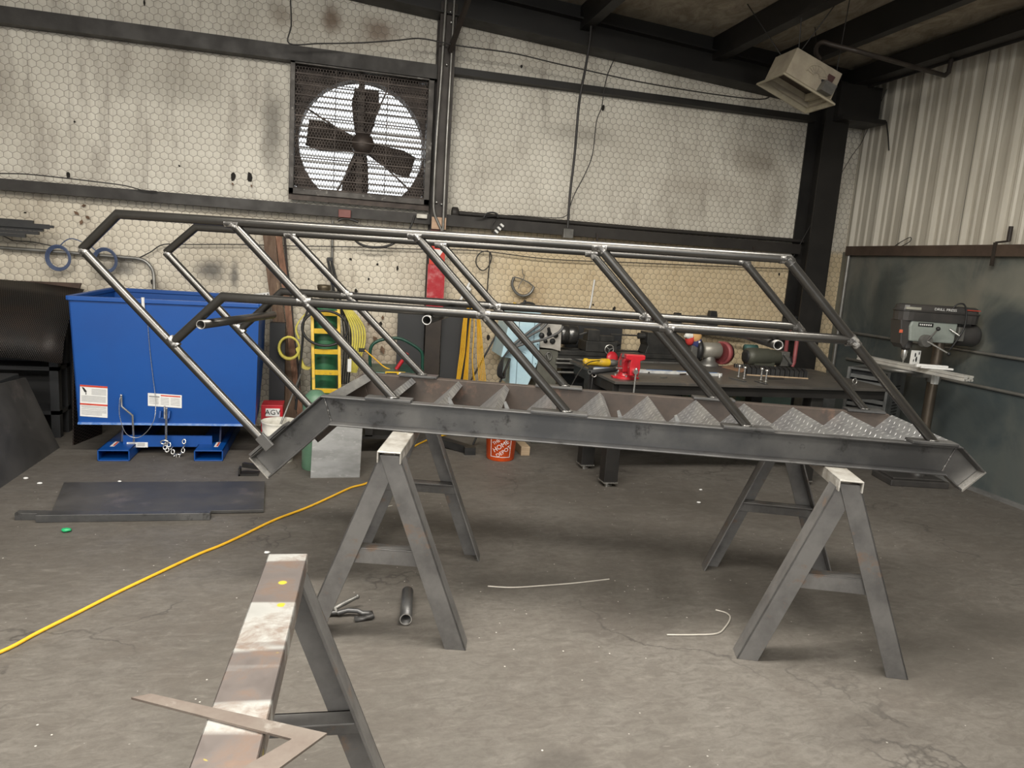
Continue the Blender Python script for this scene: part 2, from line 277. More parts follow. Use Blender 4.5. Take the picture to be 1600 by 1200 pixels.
# ------------------------------------------------------------------ mesh building
class MB:
    def __init__(s): s.v = []; s.f = []; s.mi = []; s.sm = []; s.cur = 0
    def add(s, vs, fs, smooth=False):
        b = len(s.v); s.v += [V(p) for p in vs]
        for f in fs: s.f.append([b+i for i in f]); s.mi.append(s.cur); s.sm.append(smooth)
        return s
    def use(s, i): s.cur = i; return s
    def hexa(s, p): return s.add(p, [(0, 3, 2, 1), (4, 5, 6, 7), (0, 1, 5, 4), (1, 2, 6, 5), (2, 3, 7, 6), (3, 0, 4, 7)])
    def box(s, x0, x1, y0, y1, z0, z1, M=None):
        p = [V(q) for q in ((x0, y0, z0), (x1, y0, z0), (x1, y1, z0), (x0, y1, z0), (x0, y0, z1), (x1, y0, z1), (x1, y1, z1), (x0, y1, z1))]
        if M is not None: p = [M @ q for q in p]
        return s.hexa(p)
    def bar(s, a, b, wdt, hgt, up=(0, 0, 1)):
        a, b = V(a), V(b); d = (b-a).normalized(); u = V(up); x = d.cross(u)
        if x.length < 1e-5: x = d.cross(V((1, 0, 0)))
        x.normalize(); u = x.cross(d); x *= wdt/2; u *= hgt/2
        return s.hexa([a-x-u, a+x-u, a+x+u, a-x+u, b-x-u, b+x-u, b+x+u, b-x+u])
    def prism(s, pts, off):
        off = V(off); pts = [V(p) for p in pts]; n = len(pts)
        fs = [tuple(range(n))[::-1], tuple(range(n, 2*n))]+[(i, (i+1) % n, n+(i+1) % n, n+i) for i in range(n)]
        return s.add(pts+[p+off for p in pts], fs)
    def tube(s, pts, r, seg=10, caps=True, closed=False, rs=None):
        pts = [V(p) for p in pts]; n = len(pts)
        tn = []
        for i in range(n):
            a = pts[i-1] if (i > 0 or closed) else pts[i]; b = pts[(i+1) % n] if (i < n-1 or closed) else pts[i]
            t1 = (pts[i]-a); t2 = (b-pts[i]); t1 = t1.normalized() if t1.length > 1e-9 else t2.normalized(); t2 = t2.normalized() if t2.length > 1e-9 else t1
            t = (t1+t2); t = t.normalized() if t.length > 1e-6 else t2
            tn.append((t, t1, 1/max(.35, t.dot(t2))))
        up = V((0, 0, 1)) if abs(tn[0][0].z) < .9 else V((0, 1, 0))
        x = tn[0][0].cross(up).normalized(); vs = []
        for i, (t, t1, k) in enumerate(tn):
            x = (x-t*x.dot(t)).normalized(); y = t.cross(x)
            # bend plane stretch for a mitred corner
            bn = t1.cross(t); rr = rs[i] if rs else r
            for j in range(seg):
                a = 2*PI*j/seg; o = x*math.cos(a)+y*math.sin(a)
                if bn.length > 1e-4 and k > 1.0005:
                    bb = bn.normalized(); side = t.cross(bb); o = o+side*(o.dot(side)*(k-1))
                vs.append(pts[i]+o*rr)
        fs = []
        for i in range(n if closed else n-1):
            i2 = (i+1) % n
            for j in range(seg): fs.append((i*seg+j, i*seg+(j+1) % seg, i2*seg+(j+1) % seg, i2*seg+j))
        s.add(vs, fs, True)
        if caps and not closed: s.add(vs[:seg], [tuple(range(seg))[::-1]]); s.add(vs[-seg:], [tuple(range(seg))])
        return s
    def cyl(s, a, b, r0, r1=None, seg=16): return s.tube([a, b], r0, seg, rs=[r0, r0 if r1 is None else r1])
    def pipe(s, a, b, r, ri, seg=20):
        a, b = V(a), V(b); s.tube([a, b], r, seg, caps=False)
        i0 = len(s.v); s.tube([a, b], ri, seg, caps=False)
        k = len(s.f)-seg
        for q in range(k, len(s.f)): s.f[q] = s.f[q][::-1]
        o = i0-2*seg
        for e, fl in ((0, 1), (seg, 0)):
            for j in range(seg):
                f = [o+e+j, o+e+(j+1) % seg, i0+e+(j+1) % seg, i0+e+j]
                s.f.append(f[::-1] if fl == 0 else f); s.mi.append(s.cur+1 if s.cur == 0 and s.two else s.cur); s.sm.append(False)
        return s
    two = False
    def lathe(s, prof, c, axis=(0, 0, 1), seg=24):
        ax = V(axis).normalized(); x = ax.cross(V((0, 0, 1)) if abs(ax.z) < .9 else V((1, 0, 0))).normalized(); y = ax.cross(x); c = V(c); vs = []; n = len(prof)
        for r, h in prof:
            for j in range(seg): a = 2*PI*j/seg; vs.append(c+ax*h+(x*math.cos(a)+y*math.sin(a))*r)
        s.add(vs, [(i*seg+j, i*seg+(j+1) % seg, (i+1)*seg+(j+1) % seg, (i+1)*seg+j) for i in range(n-1) for j in range(seg)], True)
        if prof[0][0] > 1e-4: s.add(vs[:seg], [tuple(range(seg))[::-1]])
        if prof[-1][0] > 1e-4: s.add(vs[-seg:], [tuple(range(seg))])
        return s
    def ball(s, c, r, seg=12, sq=(1, 1, 1), jit=0):
        c = V(c); vs = []; R = seg//2
        for i in range(R+1):
            for j in range(seg):
                t = PI*i/R; a = 2*PI*j/seg; q = 1+random.uniform(-jit, jit)
                vs.append(c+V((math.sin(t)*math.cos(a)*sq[0], math.sin(t)*math.sin(a)*sq[1], math.cos(t)*sq[2]))*r*q)
        return s.add(vs, [(i*seg+j, i*seg+(j+1) % seg, (i+1)*seg+(j+1) % seg, (i+1)*seg+j) for i in range(R) for j in range(seg)], True)
    def build(s, name, m, parent=None, bevel=0, M=None):
        org = parent.get('_o') if parent is not None else None
        off = V(org) if org is not None else V((0, 0, 0))
        me = bpy.data.meshes.new(name); me.from_pydata([tuple(p-off) for p in s.v], [], s.f)
        ms = m if isinstance(m, (list, tuple)) else [m]
        for q in ms: me.materials.append(q)
        for p, i, sm in zip(me.polygons, s.mi, s.sm): p.material_index = min(i, len(ms)-1); p.use_smooth = sm
        me.validate(); me.update()
        import bmesh
        bm = bmesh.new(); bm.from_mesh(me); bmesh.ops.recalc_face_normals(bm, faces=bm.faces); bm.to_mesh(me); bm.free()
        o = bpy.data.objects.new(name, me); COL.objects.link(o)
        if parent is not None: o.parent = parent; o['_o'] = list(off)
        if bevel:
            b = o.modifiers.new('edge', 'BEVEL'); b.width = bevel; b.segments = 2; b.limit_method = 'ANGLE'; b.angle_limit = .6
        return o

def tag(o, label, cat, group=None):
    o['label'] = label; o['category'] = cat
    if group: o['group'] = group
    return o
def thing(name, label, cat, loc=(0, 0, 0), group=None):
    o = bpy.data.objects.new(name, None); COL.objects.link(o); o.location = loc; o.empty_display_size = .1
    o['_o'] = list(loc); return tag(o, label, cat, group)
def struct(name, mb, m, parent=None, bevel=0):
    o = mb.build(name, m, parent, bevel); o['kind'] = 'structure'; return o
def copy_tree(o, parent=None):
    c = o.copy(); COL.objects.link(c)
    if parent is not None: c.parent = parent
    for ch in list(o.children): copy_tree(ch, c)
    return c
def single(name, mb, m, label, cat, group=None, bevel=0): return tag(mb.build(name, m, None, bevel), label, cat, group)
def arc(c, r, a0, a1, n, ex=(1, 0, 0), ey=(0, 0, 1)):
    c, ex, ey = V(c), V(ex), V(ey); return [c+(ex*math.cos(a0+(a1-a0)*i/n)+ey*math.sin(a0+(a1-a0)*i/n))*r for i in range(n+1)]
def smooth_path(pts, k=6):
    pts = [V(p) for p in pts]; out = []
    for i in range(len(pts)-1):
        p0 = pts[max(0, i-1)]; p1 = pts[i]; p2 = pts[i+1]; p3 = pts[min(len(pts)-1, i+2)]
        for j in range(k):
            t = j/k; out.append(.5*((2*p1)+(p2-p0)*t+(2*p0-5*p1+4*p2-p3)*t*t+(3*p1-p0-3*p2+p3)*t**3))
    return out+[pts[-1]]
def text_mesh(body, size, depth=.0, align='CENTER'):
    cu = bpy.data.curves.new('txt', 'FONT'); cu.body = body; cu.size = size; cu.align_x = align; cu.align_y = 'CENTER'; cu.extrude = depth; cu.resolution_u = 3
    o = bpy.data.objects.new('txt', cu); COL.objects.link(o); dg = bpy.context.evaluated_depsgraph_get(); dg.update()
    me = bpy.data.meshes.new_from_object(o.evaluated_get(dg)); vs = [v.co.copy() for v in me.vertices]; fs = [tuple(p.vertices) for p in me.polygons]
    bpy.data.objects.remove(o); bpy.data.curves.remove(cu); bpy.data.meshes.remove(me); return vs, fs

# ================================================================== the building
b = MB(); b.add([(-8, -6, 0), (XR+.2, -6, 0), (XR+.2, YW+.3, 0), (-8, YW+.3, 0)], [(0, 1, 2, 3)]); b.add([(-8, -6, -.1), (XR+.2, -6, -.1), (XR+.2, YW+.3, -.1), (-8, YW+.3, -.1)], [(3, 2, 1, 0)])
struct('floor', b, FLOOR)
FX0, FX1, FZ0, FZ1 = -.41, .755, 2.0, 3.07
b = MB()
for x0, x1, z0, z1 in ((-8, FX0, 0, 5.2), (FX1, XR+.1, 0, 5.2), (FX0, FX1, 0, FZ0), (FX0, FX1, FZ1, 5.2)): b.box(x0, x1, YW, YW+.06, z0, z1)
wall_back = struct('wall_back', b, INSUL)
# torn facing: black holes and hanging flaps
b = MB()
for px, py, rx, rz in ((106, 273, 3, 5), (364, 276, 4, 9), (390, 277, 4, 9), (943, 168, 3, 5), (225, 4, 1.5, 4), (815, 104, 2, 3), (960, 483, 2.5, 5), (927, 476, 1.5, 2), (1218, 428, 1.5, 3), (590, 413, 2, 2), (548, 405, 2.5, 2), (621, 419, 2, 4), (576, 436, 2, 2), (556, 455, 3, 5), (595, 506, 3, 4), (763, 527, 3, 5), (779, 549, 8, 2), (787, 548, 4, 5), (116, 190, 1.5, 1.5), (280, 259, 1.5, 1.5), (39, 332, 2, 1.5), (238, 440, 3, 4)):
    c = at(px, py, y=YW-.012); k = .0055
    pts = [c+V((math.cos(a)*rx*k*random.uniform(.6, 1.15), 0, math.sin(a)*rz*k*random.uniform(.6, 1.15))) for a in [2*PI*i/9 for i in range(9)]]
    b.prism(pts, (0, .014, 0))
struct('wall_tear', b, TEAR, wall_back)
b = MB()
for px, py, L, ang in ((127, 322, 7, .3), (123, 336, 8, 2.4), (133, 337, 8, -.6), (128, 343, 8, -1.8), (575, 508, 9, 1.2), (583, 525, 12, -.9), (590, 518, 10, .9), (598, 500, 8, 1.6), (596, 540, 14, -1.3), (572, 528, 9, 2.6), (362, 285, 5, -1), (392, 288, 5, -1.2), (750, 545, 7, 1)):
    c = at(px, py, y=YW-.02); k = .0055; d = V((math.cos(ang), -.25, math.sin(ang))); n = V((-math.sin(ang), 0, math.cos(ang)))
    b.prism([c, c+d*L*k*.5+n*L*k*.3, c+d*L*k, c+d*L*k*.45-n*L*k*.28], (0, .006, 0))
struct('wall_flap', b, FLAP, wall_back)
b = MB(); b.box(-8.1, -8, -6, YW, 0, 5.2); struct('wall_left', b, INSUL)
b = MB(); b.box(-8, -5.6, -6.1, -6, 0, 5.2); b.box(.8, XR+.1, -6.1, -6, 0, 5.2); b.box(-5.6, .8, -6.1, -6, 3.3, 5.2); struct('wall_front', b, RIB)
# right wall: ribbed upper panels, plain sheet below
prof = []; y = -6.0
while y < YW:
    prof += [(y, 0), (y+.09, 0), (y+.105, -.012), (y+.125, -.012), (y+.14, 0), (y+.19, 0), (y+.205, -.012), (y+.225, -.012), (y+.24, 0), (y+.262, 0), (y+.282, -.034), (y+.312, -.034), (y+.332, 0)]; y += .335
b = MB(); n = len(prof)
vs = [(XR+.02+d, yy, z) for z in (1.9, 4.6) for yy, d in prof]
b.add(vs, [(i, i+1, n+i+1, n+i) for i in range(n-1)])
b.box(XR+.03, XR+.1, -6, YW, 1.9, 4.6); wall_right = struct('wall_right', b, RIB)
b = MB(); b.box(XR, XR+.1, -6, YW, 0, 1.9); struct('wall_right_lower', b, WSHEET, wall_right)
b = MB(); b.box(XR-.05, XR+.025, -6, YW-.1, 1.865, 1.955); struct('trim_1', b, mat('rust_brown_rail', (.085, .058, .042), .55, .1, (.06, .04, .03), 5))
b = MB(); b.box(XR-.02, XR+.02, -6, YW, 0, .035); struct('baseboard_right', b, GALV)
for k, z in ((2, 1.105), (3, .84)):
    b = MB(); b.tube([(XR-.015, -6, z), (XR-.015, YW-.3, z)], .014, 8); struct('trim_%d' % k, b, GREYP)
b = MB(); b.tube([(XR-.02, YW-.12, 0), (XR-.02, YW-.12, 1.9)], .02, 8); struct('trim_4', b, GREYP)
# ceiling follows the sloped end frame
def cz(x): return 3.70-.065*(x-3.2)
b = MB(); b.hexa([(-8, -6, cz(-8)), (XR+.1, -6, cz(XR+.1)), (XR+.1, YW+.1, cz(XR+.1)), (-8, YW+.1, cz(-8)), (-8, -6, cz(-8)+.1), (XR+.1, -6, cz(XR+.1)+.1), (XR+.1, YW+.1, cz(XR+.1)+.1), (-8, YW+.1, cz(-8)+.1)]); struct('ceiling', b, CEIL)
for k, (x, wd) in enumerate(((-6, .07), (-4.2, .07), (-2.4, .07), (-1.0, .07), (.7, .07), (2.02, .09), (3.30, .1), (3.965, .08))):
    b = MB(); z1 = cz(x); b.box(x-wd/2, x+wd/2, -6, YW, z1-.2, z1-.19); b.box(x-wd/2+.001, x-wd/2+.012, -6, YW, z1-.19, z1-.012); b.box(x-wd/2, x+wd/2, -6, YW, z1-.012, z1)
    struct('trim_%d' % (10+k), b, DARK)
b = MB(); b.box(4.64, 4.78, -6, YW, 3.42, 3.56); b.box(4.78, XR+.03, -6, YW, 3.5, 3.54); b.box(4.78, 4.79, -6, YW, 3.40, 3.54); struct('trim_5', b, DARK)
# rafter over the back wall, sloping down to the right corner
b = MB()
def rz(x): return 3.484-.0735*(x-1.36)
for y0, y1, d0, d1 in ((6.2, YW, 0, .012), (6.2, YW, .205, .217), (6.28, 6.3, .012, .205)):
    xs = (-8, 4.75); b.hexa([(xs[0], y0, rz(xs[0])+d0), (xs[1], y0, rz(xs[1])+d0), (xs[1], y1, rz(xs[1])+d0), (xs[0], y1, rz(xs[0])+d0), (xs[0], y0, rz(xs[0])+d1), (xs[1], y0, rz(xs[1])+d1), (xs[1], y1, rz(xs[1])+d1), (xs[0], y1, rz(xs[0])+d1)])
b.hexa([(-8, 6.3, rz(-8)+.1), (5, 6.3, rz(5)+.1), (5, 6.34, rz(5)+.1), (-8, 6.34, rz(-8)+.1), (-8, 6.3, cz(-8)+.02), (5, 6.3, cz(5)+.02), (5, 6.34, cz(5)+.02), (-8, 6.34, cz(-8)+.02)])
struct('trim_6', b, DARK)
# wall rails
def rail(name, x0, x1, z0, z1, d, m):
    b = MB(); y0 = YW-d; b.box(x0, x1, y0, y0+.008, z0, z1); b.box(x0, x1, y0+.008, YW, z1-.008, z1-.0005); b.box(x0, x1, y0+.008, YW, z0+.0005, z0+.008); struct(name, b, m)
rail('trim_20', -8, .77, 3.035, 3.15, .12, GIRT)
rail('trim_21', -8, .77, 1.84, 1.925, .12, GIRT)
rail('trim_22', .9, 4.45, 3.10, 3.155, .1, DARK)
rail('trim_23', .9, 4.45, 1.84, 1.935, .12, GIRT)
# columns
b = MB(); b.box(.765, .9, 6.24, 6.25, 0, 3.62); b.box(.765, .9, YW-.03, YW, 0, 3.62); b.box(.826, .838, 6.25, YW-.02, 0, 3.62); struct('trim_24', b, BROWN)
b = MB(); b.box(4.425, 4.68, 6.16, 6.175, 0, 3.4); b.box(4.425, 4.68, YW-.015, YW, 0, 3.4); b.box(4.545, 4.56, 6.17, YW, 0, 3.4); struct('trim_25', b, DARK)
b = MB(); b.box(4.5, 4.95, 6.1, 6.3, 3.12, 3.42); b.box(4.5, 4.97, 6.02, 6.32, 3.08, 3.12); struct('trim_26', b, DARK)
p0 = at(1205/4+400+0, 330/4, y=6.24)
b = MB(); b.bar(at(703, 80, y=6.2), (1.05, 5.45, 4.0), .035, .035); struct('trim_27', b, BROWN)

# red wrapped lower part of the centre column, with a faded fire-point arrow sign
b = MB(); b.box(.758, .907, 6.228, 6.255, 1.03, 1.50); single('column_wrap', b, COLRED, 'shiny red tape wrapped round the steel column beside the fan', 'tape')
t = thing('arrow_sign', 'red sign with white arrows fixed on the column above the red tape', 'sign', (.83, 6.235, 1.5))
b = MB(); b.box(.765, .898, 6.222, 6.238, 1.5, 1.79); b.build('panel', SIGNRED, t)
b = MB(); b.box(.77, .893, 6.216, 6.224, 1.80, 1.9); b.build('tan_card', TAN, t)
b = MB()
for z in (1.745, 1.6): b.prism([(.775, 6.218, z+.03), (.888, 6.218, z+.03), (.832, 6.218, z-.06)], (0, .006, 0))
b.build('arrow', WHITE, t)

# ================================================================== wall fan
t = thing('wall_fan', 'large square exhaust fan behind expanded mesh guard high on the back wall', 'fan', (.17, YW, 2.0))
FC = V((.178, YW+.02, 2.462)); FR = .525
b = MB()
for x0, x1, z0, z1 in ((FX0, FX1, FZ1-.05, FZ1), (FX0, FX1, FZ0, FZ0+.05), (FX0, FX0+.04, FZ0, FZ1), (FX1-.05, FX1, FZ0, FZ1)): b.box(x0, x1, YW-.1, YW+.28, z0, z1)
b.build('frame', FANG, t, .004)
b = MB(); N = 64; ring = [FC+V((math.cos(2*PI*i/N)*FR, .03, math.sin(2*PI*i/N)*FR)) for i in range(N)]; outer = []
for i in range(N):
    a = 2*PI*i/N; c, s_ = math.cos(a), math.sin(a); tx = ((FX1-FC.x-.04) if c > 0 else (FC.x-FX0-.03))/max(1e-6, abs(c)); tz = ((FZ1-FC.z-.05) if s_ > 0 else (FC.z-FZ0-.05))/max(1e-6, abs(s_)); r_ = min(tx, tz); outer.append(FC+V((c*r_, .03, s_*r_)))
lip = [p+V((0, .16, 0)) for p in ring]
b.add(ring+outer+lip, [f for i in range(N) for f in ((i, (i+1) % N, N+(i+1) % N, N+i), (i, (i+1) % N, 2*N+(i+1) % N, 2*N+i))]); b.build('shroud', FANM, t)
fb = MB(); fb.lathe([(.0, -.05), (.075, -.05), (.08, .0), (.06, .05), (.0, .05)], FC+V((0, .09, 0)), (0, 1, 0), 20); hub = fb.build('hub', FANM, t)
for a, l in ((1.52, .47), (3.0, .46), (4.58, .47), (5.98, .46)):
    b = MB(); d = V((math.cos(a), 0, math.sin(a))); n = V((-math.sin(a), 0, math.cos(a))); o = FC+V((0, .09, 0)); pr = ((.05, .05), (.18, .085), (.34, .115), (l, .1))
    vs = []
    for yy in (0, .006):
        for r_, w_ in pr: vs += [o+d*r_+n*w_+V((0, .045+yy, 0)), o+d*r_-n*w_+V((0, -.045+yy, 0))]
    k = 8; fs = []
    for i in range(3): fs += [(2*i, 2*i+1, 2*i+3, 2*i+2), (k+2*i, k+2*i+1, k+2*i+3, k+2*i+2), (2*i, 2*i+2, k+2*i+2, k+2*i), (2*i+1, 2*i+3, k+2*i+3, k+2*i+1)]
    fs += [(0, 1, k+1, k), (6, 7, k+7, k+6)]; b.add(vs, fs); b.build('blade', FANM, t)
b = MB()
for a in (1.18, 2.65, 4.25, 5.6): b.bar(FC+V((0, .01, 0)), FC+V((math.cos(a)*.56, .01, math.sin(a)*.56)), .014, .014)
b.bar((FC.x-.02, FC.y-.02, FZ0), (FC.x-.02, FC.y-.02, FZ1), .05, .02, (0, 1, 0)); b.lathe([(.0, -.1), (.09, -.1), (.09, .06), (0, .06)], FC+V((0, -.0, 0)), (0, 1, 0), 18); b.build('motor_mount', FANM, t)
b = MB(); z = FZ0+.06
while z < FZ1-.04: b.bar((FX0+.03, YW+.24, z), (FX1-.03, YW+.24, z), .055, .004, V((0, -random.uniform(.25, .6), .85))); z += .05
b.build('shutter_slats', LOUV, t)
# expanded-metal guard in front: real diagonal strands, bars and a rim
b = MB(); gy = YW-.075; x0, x1, z0, z1 = FX0+.03, FX1-.035, FZ0+.03, FZ1-.06; st = .0235; sl = .5
def clip(cx, s_):
    pts = []
    ta, tb = z0, z1; xa, xb = cx+(ta-z0)*s_, cx+(tb-z0)*s_
    def zat(x): return z0+(x-cx)/s_
    for lo in (x0,):
        if min(xa, xb) < lo:
            if xa < lo: ta = zat(lo); xa = lo
            if xb < lo: tb = zat(lo); xb = lo
    if max(xa, xb) > x1:
        if xa > x1: ta = zat(x1); xa = x1
        if xb > x1: tb = zat(x1); xb = x1
    return (xa, ta, xb, tb) if tb > ta+.005 else None
h_ = (z1-z0)*sl; cx = x0-h_
while cx < x1+h_:
    for s_ in (sl, -sl):
        q = clip(cx, s_)
        if q: b.bar((q[0], gy, q[1]), (q[2], gy, q[3]), .0042, .003, (0, 1, 0))
    cx += st
b.build('mesh_guard', FANM, t)
b = MB()
for i in range(12): z = z0+(z1-z0)*(i+.3)/12; b.bar((FX0, gy-.008, z), (FX1-.01, gy-.008, z), .007, .009, (0, 0, 1))
for x in (x0+.33, x0+.75): b.bar((x, gy-.01, z0), (x, gy-.01, z1), .006, .006, (0, 1, 0))
b.box(FX0, FX1, gy-.006, gy+.006, FZ0-.045, FZ0+.035); b.build('guard_bars', FANM, t)

# ================================================================== the steel stair on its side
SA = math.radians(-17.2); SD = V((math.cos(SA), math.sin(SA), 0)); SN = V((-math.sin(SA), math.cos(SA), 0)); S0 = V((-.018, 3.08, .812))
def S(u, o, v): return S0+SD*u+SN*o+V((0, 0, v))
stair = thing('steel_staircase', 'bare steel staircase with pipe handrails lying across two sawhorses', 'staircase', S(1.2, .35, 0))
Bp = [(-.262, -.258), (0, 0), (2.584, 0), (2.655, -.057)]; Tp = [(-.348, -.17), (-.042, .127), (2.632, .127), (2.737, .032)]
def lerp(a, c, f): return (a[0]+(c[0]-a[0])*f, a[1]+(c[1]-a[1])*f)
def stringer(o_toe, o_web):
    b = MB(); sgn = 1 if o_web > o_toe else -1; tw = .006*sgn
    for i in range(3):
        def slab(P0, P1, Q0, Q1, oa, ob): b.hexa([S(P0[0], oa, P0[1]), S(P1[0], oa, P1[1]), S(P1[0], ob, P1[1]), S(P0[0], ob, P0[1]), S(Q0[0], oa, Q0[1]), S(Q1[0], oa, Q1[1]), S(Q1[0], ob, Q1[1]), S(Q0[0], ob, Q0[1])])
        B0, B1, T0, T1 = Bp[i], Bp[i+1], Tp[i], Tp[i+1]
        slab(B0, B1, T0, T1, o_web-tw, o_web)
        for f0, f1, f2 in ((0, .055, .1), (1, .945, .9)):
            # tapered channel flange
            P0, P1 = lerp(B0, T0, f0), lerp(B1, T1, f0); Q0, Q1 = lerp(B0, T0, f1), lerp(B1, T1, f1); R0, R1 = lerp(B0, T0, f2), lerp(B1, T1, f2)
            b.hexa([S(P0[0], o_toe, P0[1]), S(P1[0], o_toe, P1[1]), S(P1[0], o_web-tw, P1[1]), S(P0[0], o_web-tw, P0[1]), S(Q0[0], o_toe, Q0[1]), S(Q1[0], o_toe, Q1[1]), S(R1[0], o_web-tw, R1[1]), S(R0[0], o_web-tw, R0[1])])
    o = b.build('stringer', [STEEL if sgn > 0 else WEB], stair, .0025)
    for i, e in ((0, -1), (3, 1)):
        B_, T_ = Bp[i], Tp[i]; d = V((Bp[i][0]-Bp[i-e][0], Bp[i][1]-Bp[i-e][1])).normalized()*.006
        b = MB(); b.hexa([S(B_[0], o_toe, B_[1]), S(B_[0]+d.x, o_toe, B_[1]+d.y), S(B_[0]+d.x, o_web, B_[1]+d.y), S(B_[0], o_web, B_[1]), S(T_[0], o_toe, T_[1]), S(T_[0]+d.x, o_toe, T_[1]+d.y), S(T_[0]+d.x, o_web, T_[1]+d.y), S(T_[0], o_web, T_[1])])
        b.build('end_plate', BRIGHT if sgn > 0 else WEB, o)
    if sgn > 0:
        for P, Q in ((Bp[1], Tp[1]), (Bp[2], Tp[2])): b = MB(); b.tube([S(*[lerp(P, Q, f)[0], o_web-.008, lerp(P, Q, f)[1]]) for f in (.06, .3, .6, .94)], .0035, 6); b.build('weld_bead', WELD, o)
    return o
stringer(0, .05); stringer(.712, .662)
# treads of checker plate: own axes x across, y back, z out of the walking face
TL = .612
tm = MB(); tm.box(0, TL, 0, .172, -.006, 0); tm.box(0, TL, -.006, 0, -.032, 0)
tread = tm.build('tread', TREADM, None); clipb = MB(); clipb.box(.004, .01, -.045, .0, -.075, -.03); 
back = (-SD+V((0, 0, -1))).normalized(); nrm = (-SD+V((0, 0, 1))).normalized()
def place(o, u, v):
    mm = Matrix((SN, back, nrm)).transposed().to_4x4(); mm.translation = S(u, .05, v)-V(stair['_o']); o.matrix_local = mm
for k in range(11):
    o = tread if k == 0 else tread.copy()
    if k: COL.objects.link(o)
    o.parent = stair; place(o, .216+.2424*k, .121)
    cl = MB(); u = .216+.2424*k+.066; cl.hexa([S(u-.012, .055, .10), S(u+.012, .055, .105), S(u+.012, .063, .105), S(u-.012, .063, .10), S(u-.026, .055, .152), S(u-.016, .055, .157), S(u-.016, .063, .157), S(u-.026, .063, .152)])
    if k < 6: cl.build('end_clip', GALV, stair)
lp = MB(); lp.box(0, TL, 0, .42, -.006, 0); lp.box(0, TL, -.006, 0, -.045, 0); o = lp.build('landing_plate', GALV); o.parent = stair; place(o, -.03, .121)
# guard rails, near and far
RR = .0195
def guard(off):
    dv = -.018 if off > .3 else 0
    b = MB(); b.tube([S(-1.095, off, .675), S(-.935, off, .832+dv), S(1.845, off, .834+dv*.4), S(1.86, off, .82+dv*.4)], RR, 16); b.build('top_rail', TUBE, stair)
    b = MB(); b.tube([S(-.695, off, .31), S(-.48, off, .518), S(2.125, off, .528)], RR, 16); b.build('mid_rail', TUBE, stair)
    posts = [((-1.095, .675), (-.312, -.085)), ((-.437, .825+dv), (.269, .138)), ((.335, .828+dv), (1.012, .138)), ((1.09, .83+dv*.7), (1.765, .138)), ((1.842, .832+dv*.4), (2.52, .138))]
    plates = [None, (.152, .35), (.86, 1.1), (1.663, 1.871), (2.427, 2.612)]
    for k, (a, c) in enumerate(posts):
        b = MB(); b.tube([S(a[0], off, a[1]), S(c[0], off, c[1])], RR, 16); p = b.build('post', TUBE, stair)
        d = V((c[0]-a[0], c[1]-a[1])).normalized()
        mids = [(a[0]+(c[0]-a[0])*((.52-a[1])/(c[1]-a[1])), .522)] if k else [(-.70, .307)]
        for qi, q in enumerate(mids+[a]):
            b = MB(); b.tube([S(q[0]-d.x*(.024 if qi == 0 else 0), off, q[1]-d.y*(.024 if qi == 0 else 0)), S(q[0]+d.x*.026, off, q[1]+d.y*.026)], RR+.0012, 14); b.build('weld_bead', WELD, p)
            if k: b = MB(); b.tube([S(q[0]-.032, off, q[1]), S(q[0]+(.028 if k < 4 else -.01), off, q[1]+.0005)], RR+.0008, 14); b.build('weld_bead', WELD, p)
        if k: b = MB(); b.ball(S(c[0], off, c[1]+.004), .024, 10, (1.2, 1, .3), .1); b.build('weld_bead', WELD, p)
        if k:
            b = MB(); o0, o1 = (-.008, .062) if off < .3 else (off-.035, off+.038)
            u0, u1 = plates[k]; b.hexa([S(u0, o0, .128), S(u1, o0, .128), S(u1, o1, .128), S(u0, o1, .128), S(u0, o0, .139), S(u1, o0, .139), S(u1, o1, .139), S(u0, o1, .139)]); b.build('base_plate', STEEL, p, .0015)
        else:
            dd = V((Tp[1][0]-Tp[0][0], Tp[1][1]-Tp[0][1])).normalized(); nn = V((-dd.y, dd.x)); c0 = V(Tp[0])+dd*.10
            def Q(s_, o_, h_): q = c0+dd*s_+nn*h_; return S(q.x, off+o_, q.y)
            b = MB(); b.hexa([Q(-.09, -.035, .001), Q(.12, -.035, .001), Q(.12, .035, .001), Q(-.09, .035, .001), Q(-.09, -.035, .012), Q(.12, -.035, .012), Q(.12, .035, .012), Q(-.09, .035, .012)]); b.build('base_plate', STEEL, p)
            if off < .3:
                b = MB(); b.hexa([Q(-.015, -.05, -.03), Q(.03, -.05, -.03), Q(.03, -.036, -.03), Q(-.015, -.036, -.03), Q(-.015, -.05, .04), Q(.03, -.05, .04), Q(.03, -.036, .04), Q(-.015, -.036, .04)]); b.build('clamp_block', STEEL, p, .002)
guard(.026); guard(.686)
for u, v, a, c in ((-.55, .398, -.03, .745), (.405, .486, -.02, .72), (1.836, .489, -.02, .72)):
    b = MB(); b.two = True; b.pipe(S(u, a, v), S(u, c, v-.01), .0195, .0165); b.build('spreader_pipe', [TUBE, BRIGHT], stair)

